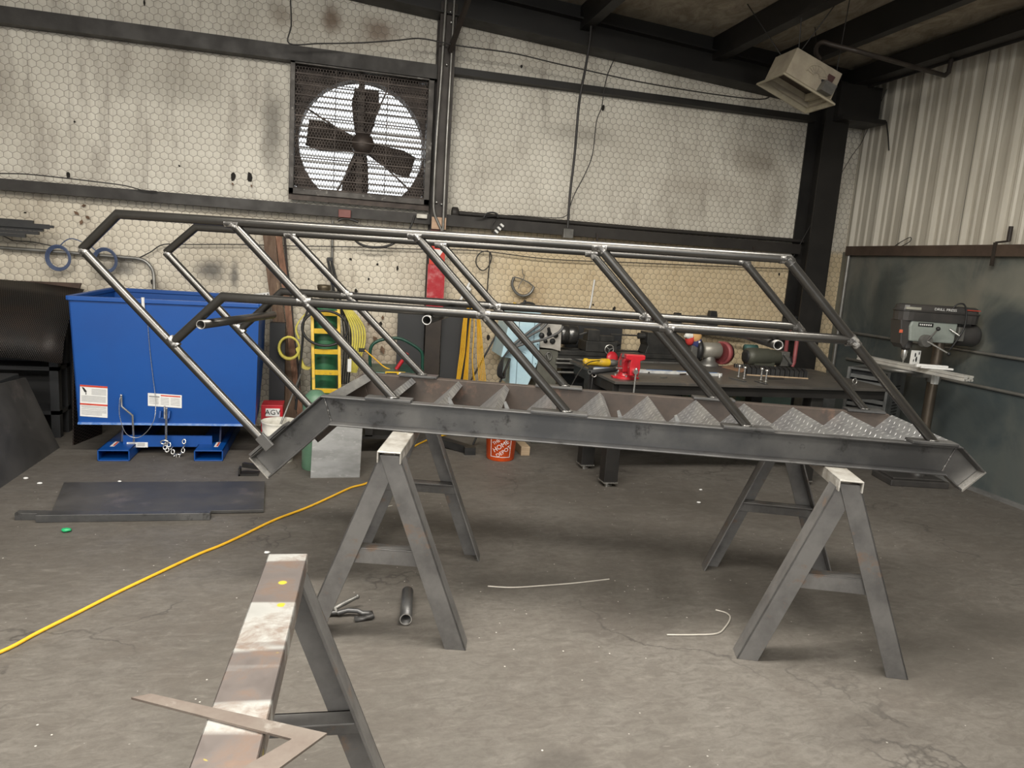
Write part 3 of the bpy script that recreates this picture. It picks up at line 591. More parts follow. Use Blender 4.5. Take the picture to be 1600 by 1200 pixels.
# ================================================================== sawhorses
def sawhorse(label, x, y, rot, cap, left=.34):
    t = thing('sawhorse', label, 'sawhorse')
    b = MB(); L = .5
    for x0, x1, z0, z1 in ((-.047, .047, .803, .81), (-.047, -.041, .762, .81), (.041, .047, .762, .81)): b.box(x0, x1, -L, L, z0, z1)
    b.build('beam', cap, t, .003)
    for e in (-1, 1):
        for sx in (-1, 1):
            b = MB(); yf = e*.483+(0 if sx*e < 0 else -e*.008); d = -e
            lo, hi = (sx*(left if sx < 0 else .34), 0), (sx*.046, .765)
            ax = V((hi[0]-lo[0], 0, hi[1]-lo[1])).normalized()
            b.prism([(lo[0], yf, 0), (lo[0]-sx*.086, yf, 0), (hi[0]-sx*.086, yf, .79), (hi[0]-sx*.005, yf, .79)], (0, d*.007, 0))
            b.prism([(lo[0], yf, 0), (lo[0]-sx*.008, yf, 0), (hi[0]-sx*.013, yf, .79), (hi[0]-sx*.005, yf, .79)], (0, d*.082, 0))
            b.build('leg', HORSE, t, .0015)
        b = MB(); yf = e*.465; d = -e; zb, zt = .335, .40
        def xa(z): return .33-(.294/.765)*z
        def xl_(z): return (left-.01)-((left-.046)/.765)*z
        b.prism([(-xl_(zb), yf, zb), (xa(zb), yf, zb), (xa(zt), yf, zt), (-xl_(zt), yf, zt)], (0, d*.007, 0)); b.box(-xl_(zt), xa(zt), min(yf, yf+d*.055), max(yf, yf+d*.055), zt-.006, zt); b.build('cross_brace', HORSE, t, .0015)
    t.location = (x, y, 0); t.rotation_euler = (0, 0, math.radians(rot)); return t
sawhorse('steel sawhorse under the bent left end of the staircase', .335, 3.155, -14.5, CAP)
sawhorse('steel sawhorse under the right end of the staircase', 2.131, 2.739, -19.8, CAP)
sawhorse('steel sawhorse in the foreground with a paint-spotted top, carrying a square', -.127, 1.235, -3.2, HTOP, .27)

# ================================================================== on and around the foreground sawhorse
ZT = .811
b = MB(); A = at(205, 1090, z=ZT); Bq = at(512, 1150, z=ZT); d = (Bq-A).normalized(); n = V((-d.y, d.x, 0)); L = (Bq-A).length; wd = .042
b.prism([A, A+d*L-d*.0, A+d*L+n*(wd*.2), A+d*.05+n*wd*.75][::1], (0, 0, .004)) if False else None
p_ = [A, A+d*(L-wd*1.1)-n*(wd*.1), A+d*L-n*.02, A+d*L-n*.02+n*wd, A+n*wd*.9+d*.02]
A1, A2 = at(205, 1093, z=ZT), at(456, 1158, z=ZT); A3, A4 = at(511, 1149, z=ZT), at(236, 1087, z=ZT); A5, A6 = at(380, 1245, z=ZT), at(330, 1232, z=ZT)
b.prism([A1, A2, A3, A4], (0, 0, .004)); b.prism([A2, A6, A5, A3], (0, 0, .004)); single('framing_square', b, mat('worn_square_steel', (.22, .19, .165), .4, .4, (.13, .1, .085), 7, c3=(.36, .34, .31), sc3=9), 'worn steel carpenter square lying across the foreground sawhorse', 'square')
b = MB(); b.two = True; b.pipe(at(634, 968, z=.03), at(637, 924, z=.03), .026, .022); single('pipe_offcut', b, [STEEL, BRIGHT], 'short dark steel pipe offcut lying on the floor between the sawhorse legs', 'pipe')
def clamp(label, px, py, rot, s=1):
    c = at(px, py, z=0); t = thing('locking_clamp', label, 'clamp')
    b = MB(); b.tube([(0, 0, .02), (.05, .012, .03), (.10, .01, .028), (.125, 0, .02)], .013, 8); b.tube([(.12, 0, .02), (.165, 0, .02), (.172, -.03, .018), (.10, -.05, .012), (.095, -.028, .012)], .012, 8, rs=[.013, .014, .014, .012, .01]); b.build('jaw', STEEL, t)
    b = MB(); b.tube([(.0, 0, .02), (-.02, .03, .03), (.03, .06, .045), (.09, .1, .06)], .011, 8, rs=[.009, .012, .013, .01]); b.ball((.09, .1, .06), .014, 8); b.build('lever', CAST, t)
    b = MB(); b.tube([(.02, .012, .02), (-.045, .005, .018), (-.09, -.008, .012)], .013, 8); b.build('handle', STEEL, t)
    t.location = c; t.rotation_euler = (0, 0, rot); t.scale = (s, s, s); return t
clamp('open locking clamp pliers on the floor beside the left sawhorse leg', 527, 964, -.1, .85)
cl = clamp('smaller locking clamp half hidden behind the sawhorse leg on the floor', 502, 950, .9, .45)

# yellow extension cord over the floor
pts = [V((-4.2, 1.2, .008)), V((-2.6, 1.7, .008))]+[at(px, py, z=.008) for px, py in ((-120, 1062), (0, 1019), (60, 988), (120, 958), (185, 925), (250, 894), (310, 866), (345, 852), (380, 836), (430, 812), (480, 793), (520, 775), (548, 762), (575, 754), (600, 735), (640, 702), (672, 686))]+[V((1.05, 6.2, .008))]
b = MB(); b.tube(smooth_path(pts, 6), .0075, 8); single('extension_cord', b, CORD, 'yellow extension cord running across the floor under the staircase', 'cord')

# ================================================================== blue self dumping hopper
t = thing('dumping_hopper', 'bright blue steel self-dumping hopper standing by the back wall', 'hopper', (-1.18, 5.8, 0))
yf, yb = 5.42, 6.27; zt_, zb_ = 1.135, .25
def quadplate(b, p, off): b.prism(p, off)
TLf, TRf, BLf, BRf = V((-1.755, yf-.03, zt_)), V((-.535, yf-.03, zt_+.01)), V((-1.73, yf, zb_)), V((-.56, yf, zb_))
TLb, TRb, BLb, BRb = V((-1.72, yb, zt_+.015)), V((-.57, yb, zt_+.015)), V((-1.70, 5.95, zb_)), V((-.585, 5.95, zb_))
b = MB(); th = .008
b.prism([BLf, BRf, TRf, TLf], (0, th, 0)); b.prism([BLb, BRb, V((-.58, yb, .7)), V((-1.71, yb, .7))], (0, -th, 0)); b.prism([V((-1.71, yb, .7)), V((-.58, yb, .7)), TRb, TLb], (0, -th, 0))
for x, P in ((th, (BLf, BLb, V((-1.71, yb, .7)), TLb, TLf)), (-th, (BRf, BRb, V((-.58, yb, .7)), TRb, TRf))): b.prism(P, (x, 0, 0))
b.prism([BLf, BRf, BRb, BLb], (0, 0, th)); b.build('bin_body', BLUE, t)
b = MB(); r_ = .016
for a, c in ((TLf, TRf), (TRf, TRb), (TRb, TLb), (TLb, TLf)): b.bar(a+V((0, 0, -.012)), c+V((0, 0, -.012)), .035, .03)
b.build('rim', BLUE, t, .004)
b = MB(); b.bar((-1.73, yf-.006, zb_), (-.56, yf-.006, zb_), .014, .014); b.build('bottom_lip', mat('worn_blue_edge', (.08, .22, .6), .35, .1, (.3, .42, .7), 25), t)
for x0, x1 in ((-1.59, -1.385), (-.965, -.77)):
    b = MB(); k = .008
    for q in ((x0, x1, 0, k), (x0, x1, .072, .08)): b.box(q[0], q[1], 5.33, 6.28, q[2], q[3])
    b.box(x0, x0+k, 5.33, 6.28, 0, .08); b.box(x1-k, x1, 5.33, 6.28, 0, .08); f = b.build('fork_pocket', BLUE, t, .002)
    b = MB(); xx = (x0+x1)/2+.035*(1 if x0 > -1.2 else -1)
    b.use(0).box(xx-.014, xx+.014, 5.43, 5.56, .0802, .0815); b.use(1).box(xx+.0, xx+.012, 5.44, 5.55, .0815, .0822); b.build('warning_sticker', [WHITE, REDL], f)
b = MB(); b.box(-1.47, -.87, 5.5, 5.515, .06, .145); b.box(-1.47, -.87, 5.515, 5.56, .06, .068); b.build('cross_member', BLUE, t); b = MB(); b.box(-1.47, -.87, 6.18, 6.2, .06, .145); b.build('cross_member', BLUE, t)
b = MB()
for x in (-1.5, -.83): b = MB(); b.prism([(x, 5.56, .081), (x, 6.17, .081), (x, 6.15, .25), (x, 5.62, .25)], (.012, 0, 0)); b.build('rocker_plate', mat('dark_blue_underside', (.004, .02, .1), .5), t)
def on_face(px, py, lift=.004):
    # the hopper's front leans slightly: interpolate its depth with height
    y_ = yf
    for _ in range(4):
        q = at(px, py, y=y_-lift); y_ = yf-.03*(q.z-zb_)/(zt_-zb_)
    return at(px, py, y=y_-lift)
def sticker(name, px0, py0, px1, py1, parent, reds, lines, pict=False):
    a, c, d_, e = on_face(px0, py0), on_face(px1, py0+(px1-px0)*.07), on_face(px1, py1+(px1-px0)*.07), on_face(px0, py1)
    b = MB()
    def pt(u, v): return a*(1-u)*(1-v)+c*u*(1-v)+d_*u*v+e*(1-u)*v
    def patch(u0, u1, v0, v1, k, up): b.use(k); b.prism([pt(u0, v0)+V((0, -up, 0)), pt(u1, v0)+V((0, -up, 0)), pt(u1, v1)+V((0, -up, 0)), pt(u0, v1)+V((0, -up, 0))], (0, .002, 0))
    patch(0, 1, 0, 1, 0, 0)
    for q in reds: patch(*q, 1, .0012)
    for q in lines: patch(*q, 2, .0012)
    if pict:
        b.use(3); b.prism([pt(.06, .07)+V((0, -.0013, 0)), pt(.14, .08)+V((0, -.0013, 0)), pt(.25, .2)+V((0, -.0013, 0)), pt(.17, .23)+V((0, -.0013, 0)), pt(.12, .16)+V((0, -.0013, 0))], (0, .002, 0)); patch(.2, .23, .2, .3, 3, .0013)
    b.build(name, [WHITE, REDL, INK, BLACK], parent)
ln = [(.42, .95, v, v+.012) for v in (.11, .15, .19, .23, .27)]+[(.06, .94, v, v+.012) for v in (.34, .38, .42, .46, .50)]+[(.05, .96, v, v+.012) for v in (.66, .70, .75, .80, .84)]+[(.05, .8, v, v+.012) for v in (.88, .92)]
sticker('warning_label', 125, 601, 168, 650, t, [(0, 1, 0, .055), (0, 1, .58, .63)], ln, True)
sticker('data_label', 231, 614, 284, 634, t, [(.38, .96, .08, .17)], [(.04, .34, .2, .3)]+[(.04, .32, v, v+.03) for v in (.4, .52, .64, .76)]+[(.38, .62, v, v+.03) for v in (.3, .42, .54, .66, .78)]+[(.67, .94, v, v+.03) for v in (.3, .42, .54, .66, .78)])
q0, q1 = at(198, 691, y=5.497), at(231, 699, y=5.497)
b = MB(); b.use(0).box(q0.x, q1.x, 5.496, 5.5, q1.z, q0.z); b.use(1)
for k in range(3): b.box(q0.x+.01, q0.x+.055, 5.4945, 5.497, q1.z+.01+k*.009, q1.z+.014+k*.009); b.box(q0.x+.07, q0.x+.12, 5.4945, 5.497, q1.z+.01+k*.009, q1.z+.014+k*.009)
b.build('base_label', [WHITE, INK], t)
rod = [on_face(189.5, 618, .03), on_face(190, 635, .03), at(207, 649, y=5.37), at(209, 690, y=5.47)]
b = MB(); b.tube(rod, .007, 8); b.ball(rod[0], .01, 8); b.build('latch_rod', ZINC, t)
b = MB(); b.tube([on_face(257, 634, .02), at(257, 654, y=5.385)], .006, 8); b.tube([at(260, 638, y=5.36), at(259.5, 689, y=5.45)], .0085, 8)
b.build('release_handle', ZINC, t)
b = MB()
for px in (250.5, 264.5): b.bar(on_face(px+.8, 642, .02), on_face(px-.6, 653, .03), .012, .03, (0, 1, 0))
b.bar(on_face(250, 653, .03), on_face(264, 654, .03), .008, .008); b.build('handle_bracket', BLUE, t)
cab = [on_face(231, 508, .012), on_face(234, 545, .012), on_face(239, 590, .014), on_face(243, 625, .03), at(241, 655, y=5.35), at(228, 676, y=5.35), at(212, 684, y=5.35), at(196, 676, y=5.34), at(187, 650, y=5.34), at(187, 625, y=5.345), at(189, 620, y=5.35)]
b = MB(); b.tube(smooth_path(cab, 6), .0022, 6); b.build('release_cable', ZINC, t)
b = MB(); b.tube([on_face(223, 465, .018), on_face(224, 483, .012)], .011, 8); b.tube([on_face(224, 483, .012), on_face(231, 508, .012)], .0025, 6); b.build('pull_strap', WHITE, t)
b = MB()
chain = [(259, 691), (264, 695), (268, 700), (270, 706), (273, 711), (278, 713), (282, 709), (286, 704), (287, 698), (287.5, 690)]
for k, (px, py) in enumerate(chain):
    c = at(px, py, y=5.44); r1 = .016; ex = V((1, 0, 0)) if k % 2 else V((.5, .6, .6)); ez = V((0, .3, 1)) if k % 2 else V((0, 1, .2))
    b.tube([c+ex*math.cos(a)*r1*.7+ez*math.sin(a)*r1 for a in [2*PI*i/10 for i in range(10)]], .0045, 6, closed=True)
c = at(257, 691, y=5.44); b.tube([c+V((math.cos(a)*.026, 0, math.sin(a)*.014)) for a in [2*PI*i/12 for i in range(12)]], .005, 6, closed=True)
for px, py in ((258, 699), (261, 703)): c = at(px, py, y=5.44); b.tube([c+V((math.cos(a)*.013, .004*math.sin(a), math.sin(a)*.015)) for a in [2*PI*i/10 for i in range(10)]], .0045, 6, closed=True)
b.build('safety_chain', ZINC, t)
b = MB(); b.tube(smooth_path([(-1.5, 6.1, 1.0), (-1.2, 5.9, 1.04), (-.9, 5.95, 1.06), (-.7, 6.1, 1.03)], 5), .05, 8); single('scrap_heap', b, RUST, 'brown scrap strips just showing inside the blue hopper', 'scrap')

# ================================================================== floor steel at the left
z0 = .006
P = [at(97, 760, z=0), at(414, 757, z=0), at(414, 801, z=0), at(82, 806, z=0)]
P = [V((-1.62, 4.79, .004)), V((-.43, 4.785, .004)), V((-.385, 4.235, .004)), V((-1.50, 4.225, .004))]
b = MB(); b.prism(P, (0, 0, .018)); single('steel_plate', b, SHEET, 'flat dark steel plate lying on the floor in front of the blue hopper', 'plate', bevel=.002)
b = MB(); a, c = at(32, 808, z=.02), at(120, 812, z=.02); b.bar((-1.66, 4.215, .02), (-1.2, 4.18, .02), .05, .04); single('flat_bar', b, STEEL, 'short dark steel bar end poking out left of the longer bar', 'bar', bevel=.002)
b = MB(); b.bar((-1.545, 4.165, .022), (-.665, 4.155, .022), .045, .042); single('square_bar', b, STEEL, 'long dark steel bar on the floor along the front edge of the plate', 'bar', bevel=.002)
b = MB(); c = at(104, 828, z=.012); b.ball(c, .022, 10, (1.2, .8, .5), .2); single('plastic_scrap', b, GREENBIT, 'small bright green plastic scrap on the floor', 'scrap')
for k, (px, py, s) in enumerate(((417, 863, .012), (40, 747, .012), (62, 755, .012), (187, 752, .010), (1095, 765, .01), (1092, 785, .012))):
    c = at(px, py, z=s*.4); b = MB(); b.ball(c, s, 8, (1.4, 1, .5), .15); single('weld_slag_chip', b, WHITE, ['pale pebble of slag on the floor beyond the foreground sawhorse', 'pale chip on the floor nearest the left edge by the leaning sheet', 'pale chip on the floor right of another, beside the leaning sheet', 'pale chip on the floor between hopper and flat plate', 'pale chip on the floor right of the workbench leg, farther one', 'pale chip on the floor right of the workbench leg, nearer one'][k], 'chip')
def wire(pts, label, m=None, r=.004): b = MB(); b.tube(smooth_path([at(px, py, z=r) for px, py in pts], 5), r, 6); single('weld_wire', b, m or mat('pale_weld_wire', (.5, .47, .42), .5, .3), label, 'wire')
wire([(762, 916), (800, 918), (850, 915), (900, 911), (952, 905)], 'long pale wire on the floor between the two sawhorses')
wire([(1042, 992), (1085, 992), (1120, 990), (1133, 980), (1141, 966), (1135, 958), (1118, 953)], 'hooked pale wire on the floor left of the right sawhorse')
wire([(597, 797), (605, 792), (613, 790)], 'short pale wire on the floor behind the left sawhorse', r=.003)

# leaning sheets and the dark rack at the left edge
b = MB(); b.prism([(-1.955, 4.4, .0), (-1.94, 5.68, .0), (-2.13, 5.66, .52), (-2.14, 4.4, .60)], (-.012, 0, .0)); single('steel_sheet', b, SHEET, 'dark bare steel sheet leaning at the left edge of the floor', 'sheet')
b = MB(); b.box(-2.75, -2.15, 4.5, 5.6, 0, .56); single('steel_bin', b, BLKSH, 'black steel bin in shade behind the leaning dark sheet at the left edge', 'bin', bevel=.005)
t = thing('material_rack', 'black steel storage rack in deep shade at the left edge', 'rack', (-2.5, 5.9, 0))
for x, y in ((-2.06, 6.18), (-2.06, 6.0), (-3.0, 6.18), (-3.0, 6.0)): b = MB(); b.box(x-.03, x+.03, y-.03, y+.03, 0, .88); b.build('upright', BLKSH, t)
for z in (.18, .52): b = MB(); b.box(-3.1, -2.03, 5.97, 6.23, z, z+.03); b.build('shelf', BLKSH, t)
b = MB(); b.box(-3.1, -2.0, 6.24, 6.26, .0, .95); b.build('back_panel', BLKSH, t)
def drape(name, label, x0, x1, prof, m, cat):
    b = MB(); n = len(prof); vs = [(x, y, z) for x, k in ((x0, 0), (x1, 1)) for y, z in prof]; N = 8; vs = []
    for i in range(N+1):
        f = i/N; x = x0+(x1-x0)*f
        for y, z in prof: vs.append((x+.0*z, y+.05*math.sin(f*2.2), z+.035*math.sin(f*3+.4)-.03*f*0))
    b.add(vs, [(i*n+j, i*n+j+1, (i+1)*n+j+1, (i+1)*n+j) for i in range(N) for j in range(n-1)], True); o = single(name, b, m, label, cat)
    so = o.modifiers.new('t', 'SOLIDIFY'); so.thickness = .006; return o
drape('mesh_sheet', 'dark expanded metal sheet drooping over the rack beside the blue hopper', -3.1, -1.93, [(6.24, 1.13), (6.1, 1.06), (5.9, .93), (5.78, .78), (5.72, .62)], EXPM, 'mesh')
b = MB(); b.prism([(-3.1, 6.3, 1.03), (-1.99, 6.3, 1.07), (-1.96, 6.3, 1.17), (-3.1, 6.3, 1.15)], (0, .03, 0)); single('rusty_flat_sheet', b, RUST, 'dark rusty sheet edge standing behind the drooping mesh', 'sheet')
b = MB(); b.prism([(-1.87, 5.75, 0), (-1.78, 6.1, 0), (-1.81, 6.3, .95), (-1.905, 5.95, .95)], (-.01, .004, 0)); single('curled_mesh_sheet', b, EXPM, 'expanded metal sheet standing in the gap beside the hopper', 'mesh')

# bundle of square tubes on a wall arm, upper left
t = thing('tube_arm', 'dark wall arm carrying the bundle of square tubes', 'arm', (-2.75, 6.2, 1.49)); b = MB(); b.bar((-2.75, YW, 1.475), (-2.75, 6.05, 1.475), .04, .04); b.build('arm', DARK, t)
lab = ['topmost', 'second from top', 'third from top', 'fourth from top', 'lowest']
k = 0
ends = [(-2.235, 6.2), (-2.21, 6.2), (-2.17, 6.2), (-2.20, 6.2), (-2.29, 6.2)]
for i, (xe, y) in enumerate(ends):
    b = MB(); z = 1.615-.0265*i; b.box(-3.4, xe, y-.013, y+.013, z-.0128, z+.0128); b.box(-3.4, xe-.03*(i % 2), y+.03, y+.056, z-.0125, z+.0125) if False else None
    single('square_tube', b, BLACK, lab[i]+' of the dark square tubes jutting in at the left edge', 'tube', 'bundle of dark square tubes')
b = MB(); b.box(-3.4, -2.12, 6.165, 6.183, 1.57, 1.605); b.box(-2.12, -2.09, 6.165, 6.18, 1.58, 1.6); single('flat_bar_length', b, BLACK, 'thin bar reaching farthest right out of the tube bundle', 'bar')

# ================================================================== between hopper and bench, along the back wall
def plank(label, px0, py0, px1, py1, wd, th, m, ytop=6.36, ybot=6.1):
    a = at(px0, py0, y=ytop); c = at(px1, py1, y=(ytop+ybot)/2); d = c-a; e = a+d*(a.z/(-d.z))
    b = MB(); n = 10; vs = []
    for i in range(n+1):
        q = a+(e-a)*i/n; j = random.uniform(-.006, .006); w2 = wd/2*(1+random.uniform(-.08, .08)); vs += [q+V((-w2+j, 0, 0)), q+V((w2+j, 0, 0)), q+V((w2+j, th, 0)), q+V((-w2+j, th, 0))]
    fs = [(0, 1, 2, 3), (4*n, 4*n+1, 4*n+2, 4*n+3)]+[(4*i+k, 4*i+(k+1) % 4, 4*i+4+(k+1) % 4, 4*i+4+k) for i in range(n) for k in range(4)]
    b.add(vs, fs); return single('rough_plank', b, m, label, 'plank', 'rough planks leaning on the wall')
plank('wide bark-edged rough plank leaning on the wall right of the hopper', 417, 345, 448, 600, .098, .03, WOOD)
plank('narrow reddish rough plank leaning just right of the wide bark-edged one', 433, 348, 463, 600, .05, .03, mat('reddish_rough_wood', (.24, .12, .075), .8, 0, (.13, .07, .045), 7, stretch=(6, 6, 1), c3=(.45, .3, .19), sc3=4, bump=.3), 6.37)
plank('thin dark strip of wood leaning at the right side of the planks', 442, 352, 468, 600, .018, .02, mat('dark_wood_strip', (.03, .023, .02), .8), 6.38)
b = MB(); b.box(-.52, -.40, 6.05, 6.15, 0, .95); single('shadow_block', b, BLKSH, 'black block standing in for the shadow between hopper and planks', 'board')  # shadow between hopper and planks, modelled as a black box

t = thing('gas_cylinder', 'tall green gas cylinder with bronze cap standing behind the yellow ladder', 'gas cylinder', (-.085, 6.2, 0))
b = MB(); b.lathe([(.108, 0), (.112, .02), (.112, .98), (.1, 1.05), (.07, 1.11), (.04, 1.14)], (-.085, 6.2, 0)); b.build('body', GREEN, t)
b = MB(); b.lathe([(.04, 1.14), (.047, 1.145), (.04, 1.16), (.043, 1.19), (.055, 1.225), (.056, 1.25), (.03, 1.255)], (-.105, 6.2, .02)); b.build('valve_cap', mat('tarnished_bronze', (.13, .105, .07), .45, .6), t)
t = thing('ladder', 'yellow ladder standing in front of the tall green gas cylinder', 'ladder', (-.085, 5.95, 0))
def lad(px, py): return at(px, py, y=6.05-.0010*(py-478))
for px0, px1 in ((487.5, 490.5), (529, 531)):
    a, c = lad(px0, 478), lad(px1, 620); d = c-a; e = a+d*(a.z/(-d.z)); b = MB(); b.bar(a, e, .024, .045, (0, 1, 0)); b.build('side_rail', YEL, t, .002)
for py, h in ((490, .045), (518, .045), (550, .045), (582.5, .045), (611, .04), (642, .04), (672, .04)):
    a, c = lad(488.5+(py-490)*.02, py-1), lad(530, py); b = MB(); b.bar(a, c, h*.9, .022, (0, 1, 0)); b.build('rung', YEL, t, .002)
b = MB(); c = V((-.125, 5.16, 0)); b.lathe([(.085, 0), (.09, .015), (.09, .46), (.078, .53), (.04, .57), (.0, .575)], c); single('small_gas_cylinder', b, PGREEN, 'short pale green gas cylinder behind the leaning grey plate', 'gas cylinder')
b = MB(); b.prism([(-.144, 4.914, 0), (.19, 4.922, 0), (.205, 5.04, .44), (-.135, 5.03, .44)], (0, .008, .001)); single('leaning_plate', b, GALV, 'light grey steel plate leaning on the pale green cylinder under the stair', 'plate', bevel=.001)
# hoses and webbing hanging by the ladder
def strand(pts, r, y, k=5): return smooth_path([at(px, py, y=y) for px, py in pts], k)
b = MB(); c = at(451.5, 544, y=6.0)
N = 22; vs = []
for i in range(N):
    a = 2*PI*i/N
    for rr, yy in ((.09, 0), (.074, 0), (.068, .05), (.084, .05)): vs.append(c+V((math.cos(a)*rr*.98, yy, math.sin(a)*rr*1.12)))
b.add(vs, [(4*i+k, 4*i+(k+1) % 4, 4*((i+1) % N)+(k+1) % 4, 4*((i+1) % N)+k) for i in range(N) for k in range(4)], True)
up_ = [(466, 530), (461, 515), (466, 502), (478, 488), (484, 478)]; P_ = strand(up_, 0, 6.0)
for i in range(len(P_)-1): b.hexa([P_[i], P_[i+1], P_[i+1]+V((0, .045, 0)), P_[i]+V((0, .045, 0)), P_[i]+V((.014, 0, .004)), P_[i+1]+V((.014, 0, .004)), P_[i+1]+V((.014, .045, .004)), P_[i]+V((.014, .045, .004))])
P_ = strand([(462, 545), (466, 558), (472, 575), (482, 578)], 0, 6.02)
for i in range(len(P_)-1): b.hexa([P_[i], P_[i+1], P_[i+1]+V((0, .045, 0)), P_[i]+V((0, .045, 0)), P_[i]+V((.02, 0, .02)), P_[i+1]+V((.02, 0, .02)), P_[i+1]+V((.02, .045, .02)), P_[i]+V((.02, .045, .02))])
single('webbing_strap', b, HOSE, 'pale yellow webbing strap hanging in a round loop left of the ladder', 'strap')
b = MB(); c = at(508, 513, y=5.93); b.tube([c+V((math.cos(a)*.178, .0, math.sin(a)*.142-.0*a)) for a in [2*PI*i/28 for i in range(28)]], .011, 8, closed=True)
b.tube(strand([(483, 480), (474, 505), (473, 530), (470, 560), (466, 600), (462, 640)], 0, 6.0), .01, 8); single('black_hose', b, BLACK, 'black hose hanging in a wide loop over the yellow ladder', 'hose')
b = MB()
for k in range(6): dx = k*3.0; b.tube(strand([(534+dx*.5, 478), (541+dx, 492), (549+dx*1.3, 512), (551+dx*1.25, 535), (548+dx, 560), (547+dx*.6, 582)], 0, 5.98+.012*k), .0085, 7)
single('yellow_hose', b, HOSE, 'pale yellow hose bundle hanging just right of the ladder', 'hose')
b = MB()
for k in range(4): dx = k*3.5; b.tube(strand([(531+dx*.4, 480), (535+dx, 500), (538+dx, 530), (537+dx, 560), (534+dx, 600)], 0, 6.03+.012*k), .0075, 7)
single('black_cables', b, BLACK, 'black cables hanging between ladder and pale yellow hose', 'cable')
b = MB(); b.box(*sorted((at(543, 565, y=5.99).x, at(549, 565, y=5.99).x)), 5.955, 5.96, at(545, 580, y=5.99).z, at(545, 560, y=5.99).z); single('paper_tag', b, WHITE, 'white paper tag hanging from the pale yellow hose', 'tag')
b = MB()
for q in (((512, 404), (519, 440), (524, 470)), ((517, 404), (526, 440), (532, 470))): b.tube(strand(q, 0, 6.3), .011, 6)
b.bar(at(511, 405, y=6.3), at(520, 405, y=6.3), .03, .03); single('hanging_strap', b, BLACK, 'black folded strap hanging on the wall above the gas cylinder', 'strap')
b = MB(); b.tube([at(520, 345, y=6.4), at(518, 460, y=6.4)], .011, 8); single('wall_conduit', b, GREYP, 'thin grey vertical conduit on the wall above the gas cylinder', 'conduit')
b = MB(); a, c = at(395, 463, y=6.32), at(442, 457, y=6.38); b.bar(a, c, .03, .035); ang = single('slotted_angle', b, WHITE, 'white slotted metal strip lying level behind the hopper rim', 'strip')
b = MB()
for k in range(9): q = a+(c-a)*((k+.5)/9); b.ball(q+V((0, -.018, .003)), .006, 6)
sl_ = b.build('slot', BLACK); sl_.parent = ang

# green garden cart with hoop handle
t = thing('hand_cart', 'dark green hand cart with hoop handle behind the staircase', 'cart', (.3, 5.75, 0)); Y_ = 5.8
b = MB(); b.tube(smooth_path([at(px, py, y=Y_) for px, py in ((579, 592), (578, 560), (580, 542), (590, 533), (608, 529), (625, 529), (642, 537), (655, 546), (660, 555), (660, 575), (661, 592))], 4), .013, 8); b.build('handle', DGREEN, t)
q0, q1 = at(578, 573, y=Y_), at(652, 592, y=Y_)
b = MB(); b.box(q0.x, q1.x, Y_-.25, Y_+.2, .28, q0.z); b.build('tray', DGREEN, t, .012)
a, c = at(602, 580, y=Y_-.255), at(633, 588, y=Y_-.255); b = MB(); b.use(0).box(a.x, c.x, Y_-.2545, Y_-.25, c.z, a.z-.002); b.use(1).box(a.x+.01, a.x+.09, Y_-.256, Y_-.2545, c.z+.012, a.z-.012); b.use(2).box(c.x-.05, c.x-.005, Y_-.256, Y_-.2545, c.z+.004, a.z-.006); b.build('tray_label', [YEL, BLACK, WHITE], t)
for x, y in ((.12, 5.52), (.5, 5.52), (.12, 5.98), (.5, 5.98)):
    b = MB(); b.lathe([(.0, -.035), (.05, -.035), (.12, -.03), (.135, 0), (.12, .03), (.05, .035), (0, .035)], (x, y, .135), (1, 0, 0), 20); b.build('wheel', BLACK, t)
b = MB(); b.box(.11, .51, 5.5, 6.0, .13, .16); b.box(.24, .3, 5.5, 6.0, .15, .3); b.build('axle_frame', DARK, t)
b = MB(); b.tube([at(619, 577, y=5.72), at(629, 563, y=5.72)], .016, 8); b.tube([at(631, 560, y=5.72), at(637, 552, y=5.72)], .016, 8); b.tube([at(629, 563, y=5.72), at(631, 560, y=5.72)], .01, 6); b.tube([at(619, 577, y=5.72), at(612, 586, y=5.72)], .008, 6); single('red_handled_tool', b, RED, 'red handled tool poking up out of the green cart', 'tool')
b = MB(); b.tube(strand([(570, 547), (585, 560), (600, 573), (612, 578)], 0, 5.72), .006, 6); single('yellow_lead', b, CORD, 'thin yellow lead slanting into the green cart', 'cord')
b = MB(); a, c = at(560, 549, y=5.9), at(571, 546, y=5.9); b.box(a.x, c.x, 5.88, 5.92, c.z-.02, c.z+.008); single('lead_plug', b, BLACK, 'black plug at the top end of the thin yellow lead', 'plug')

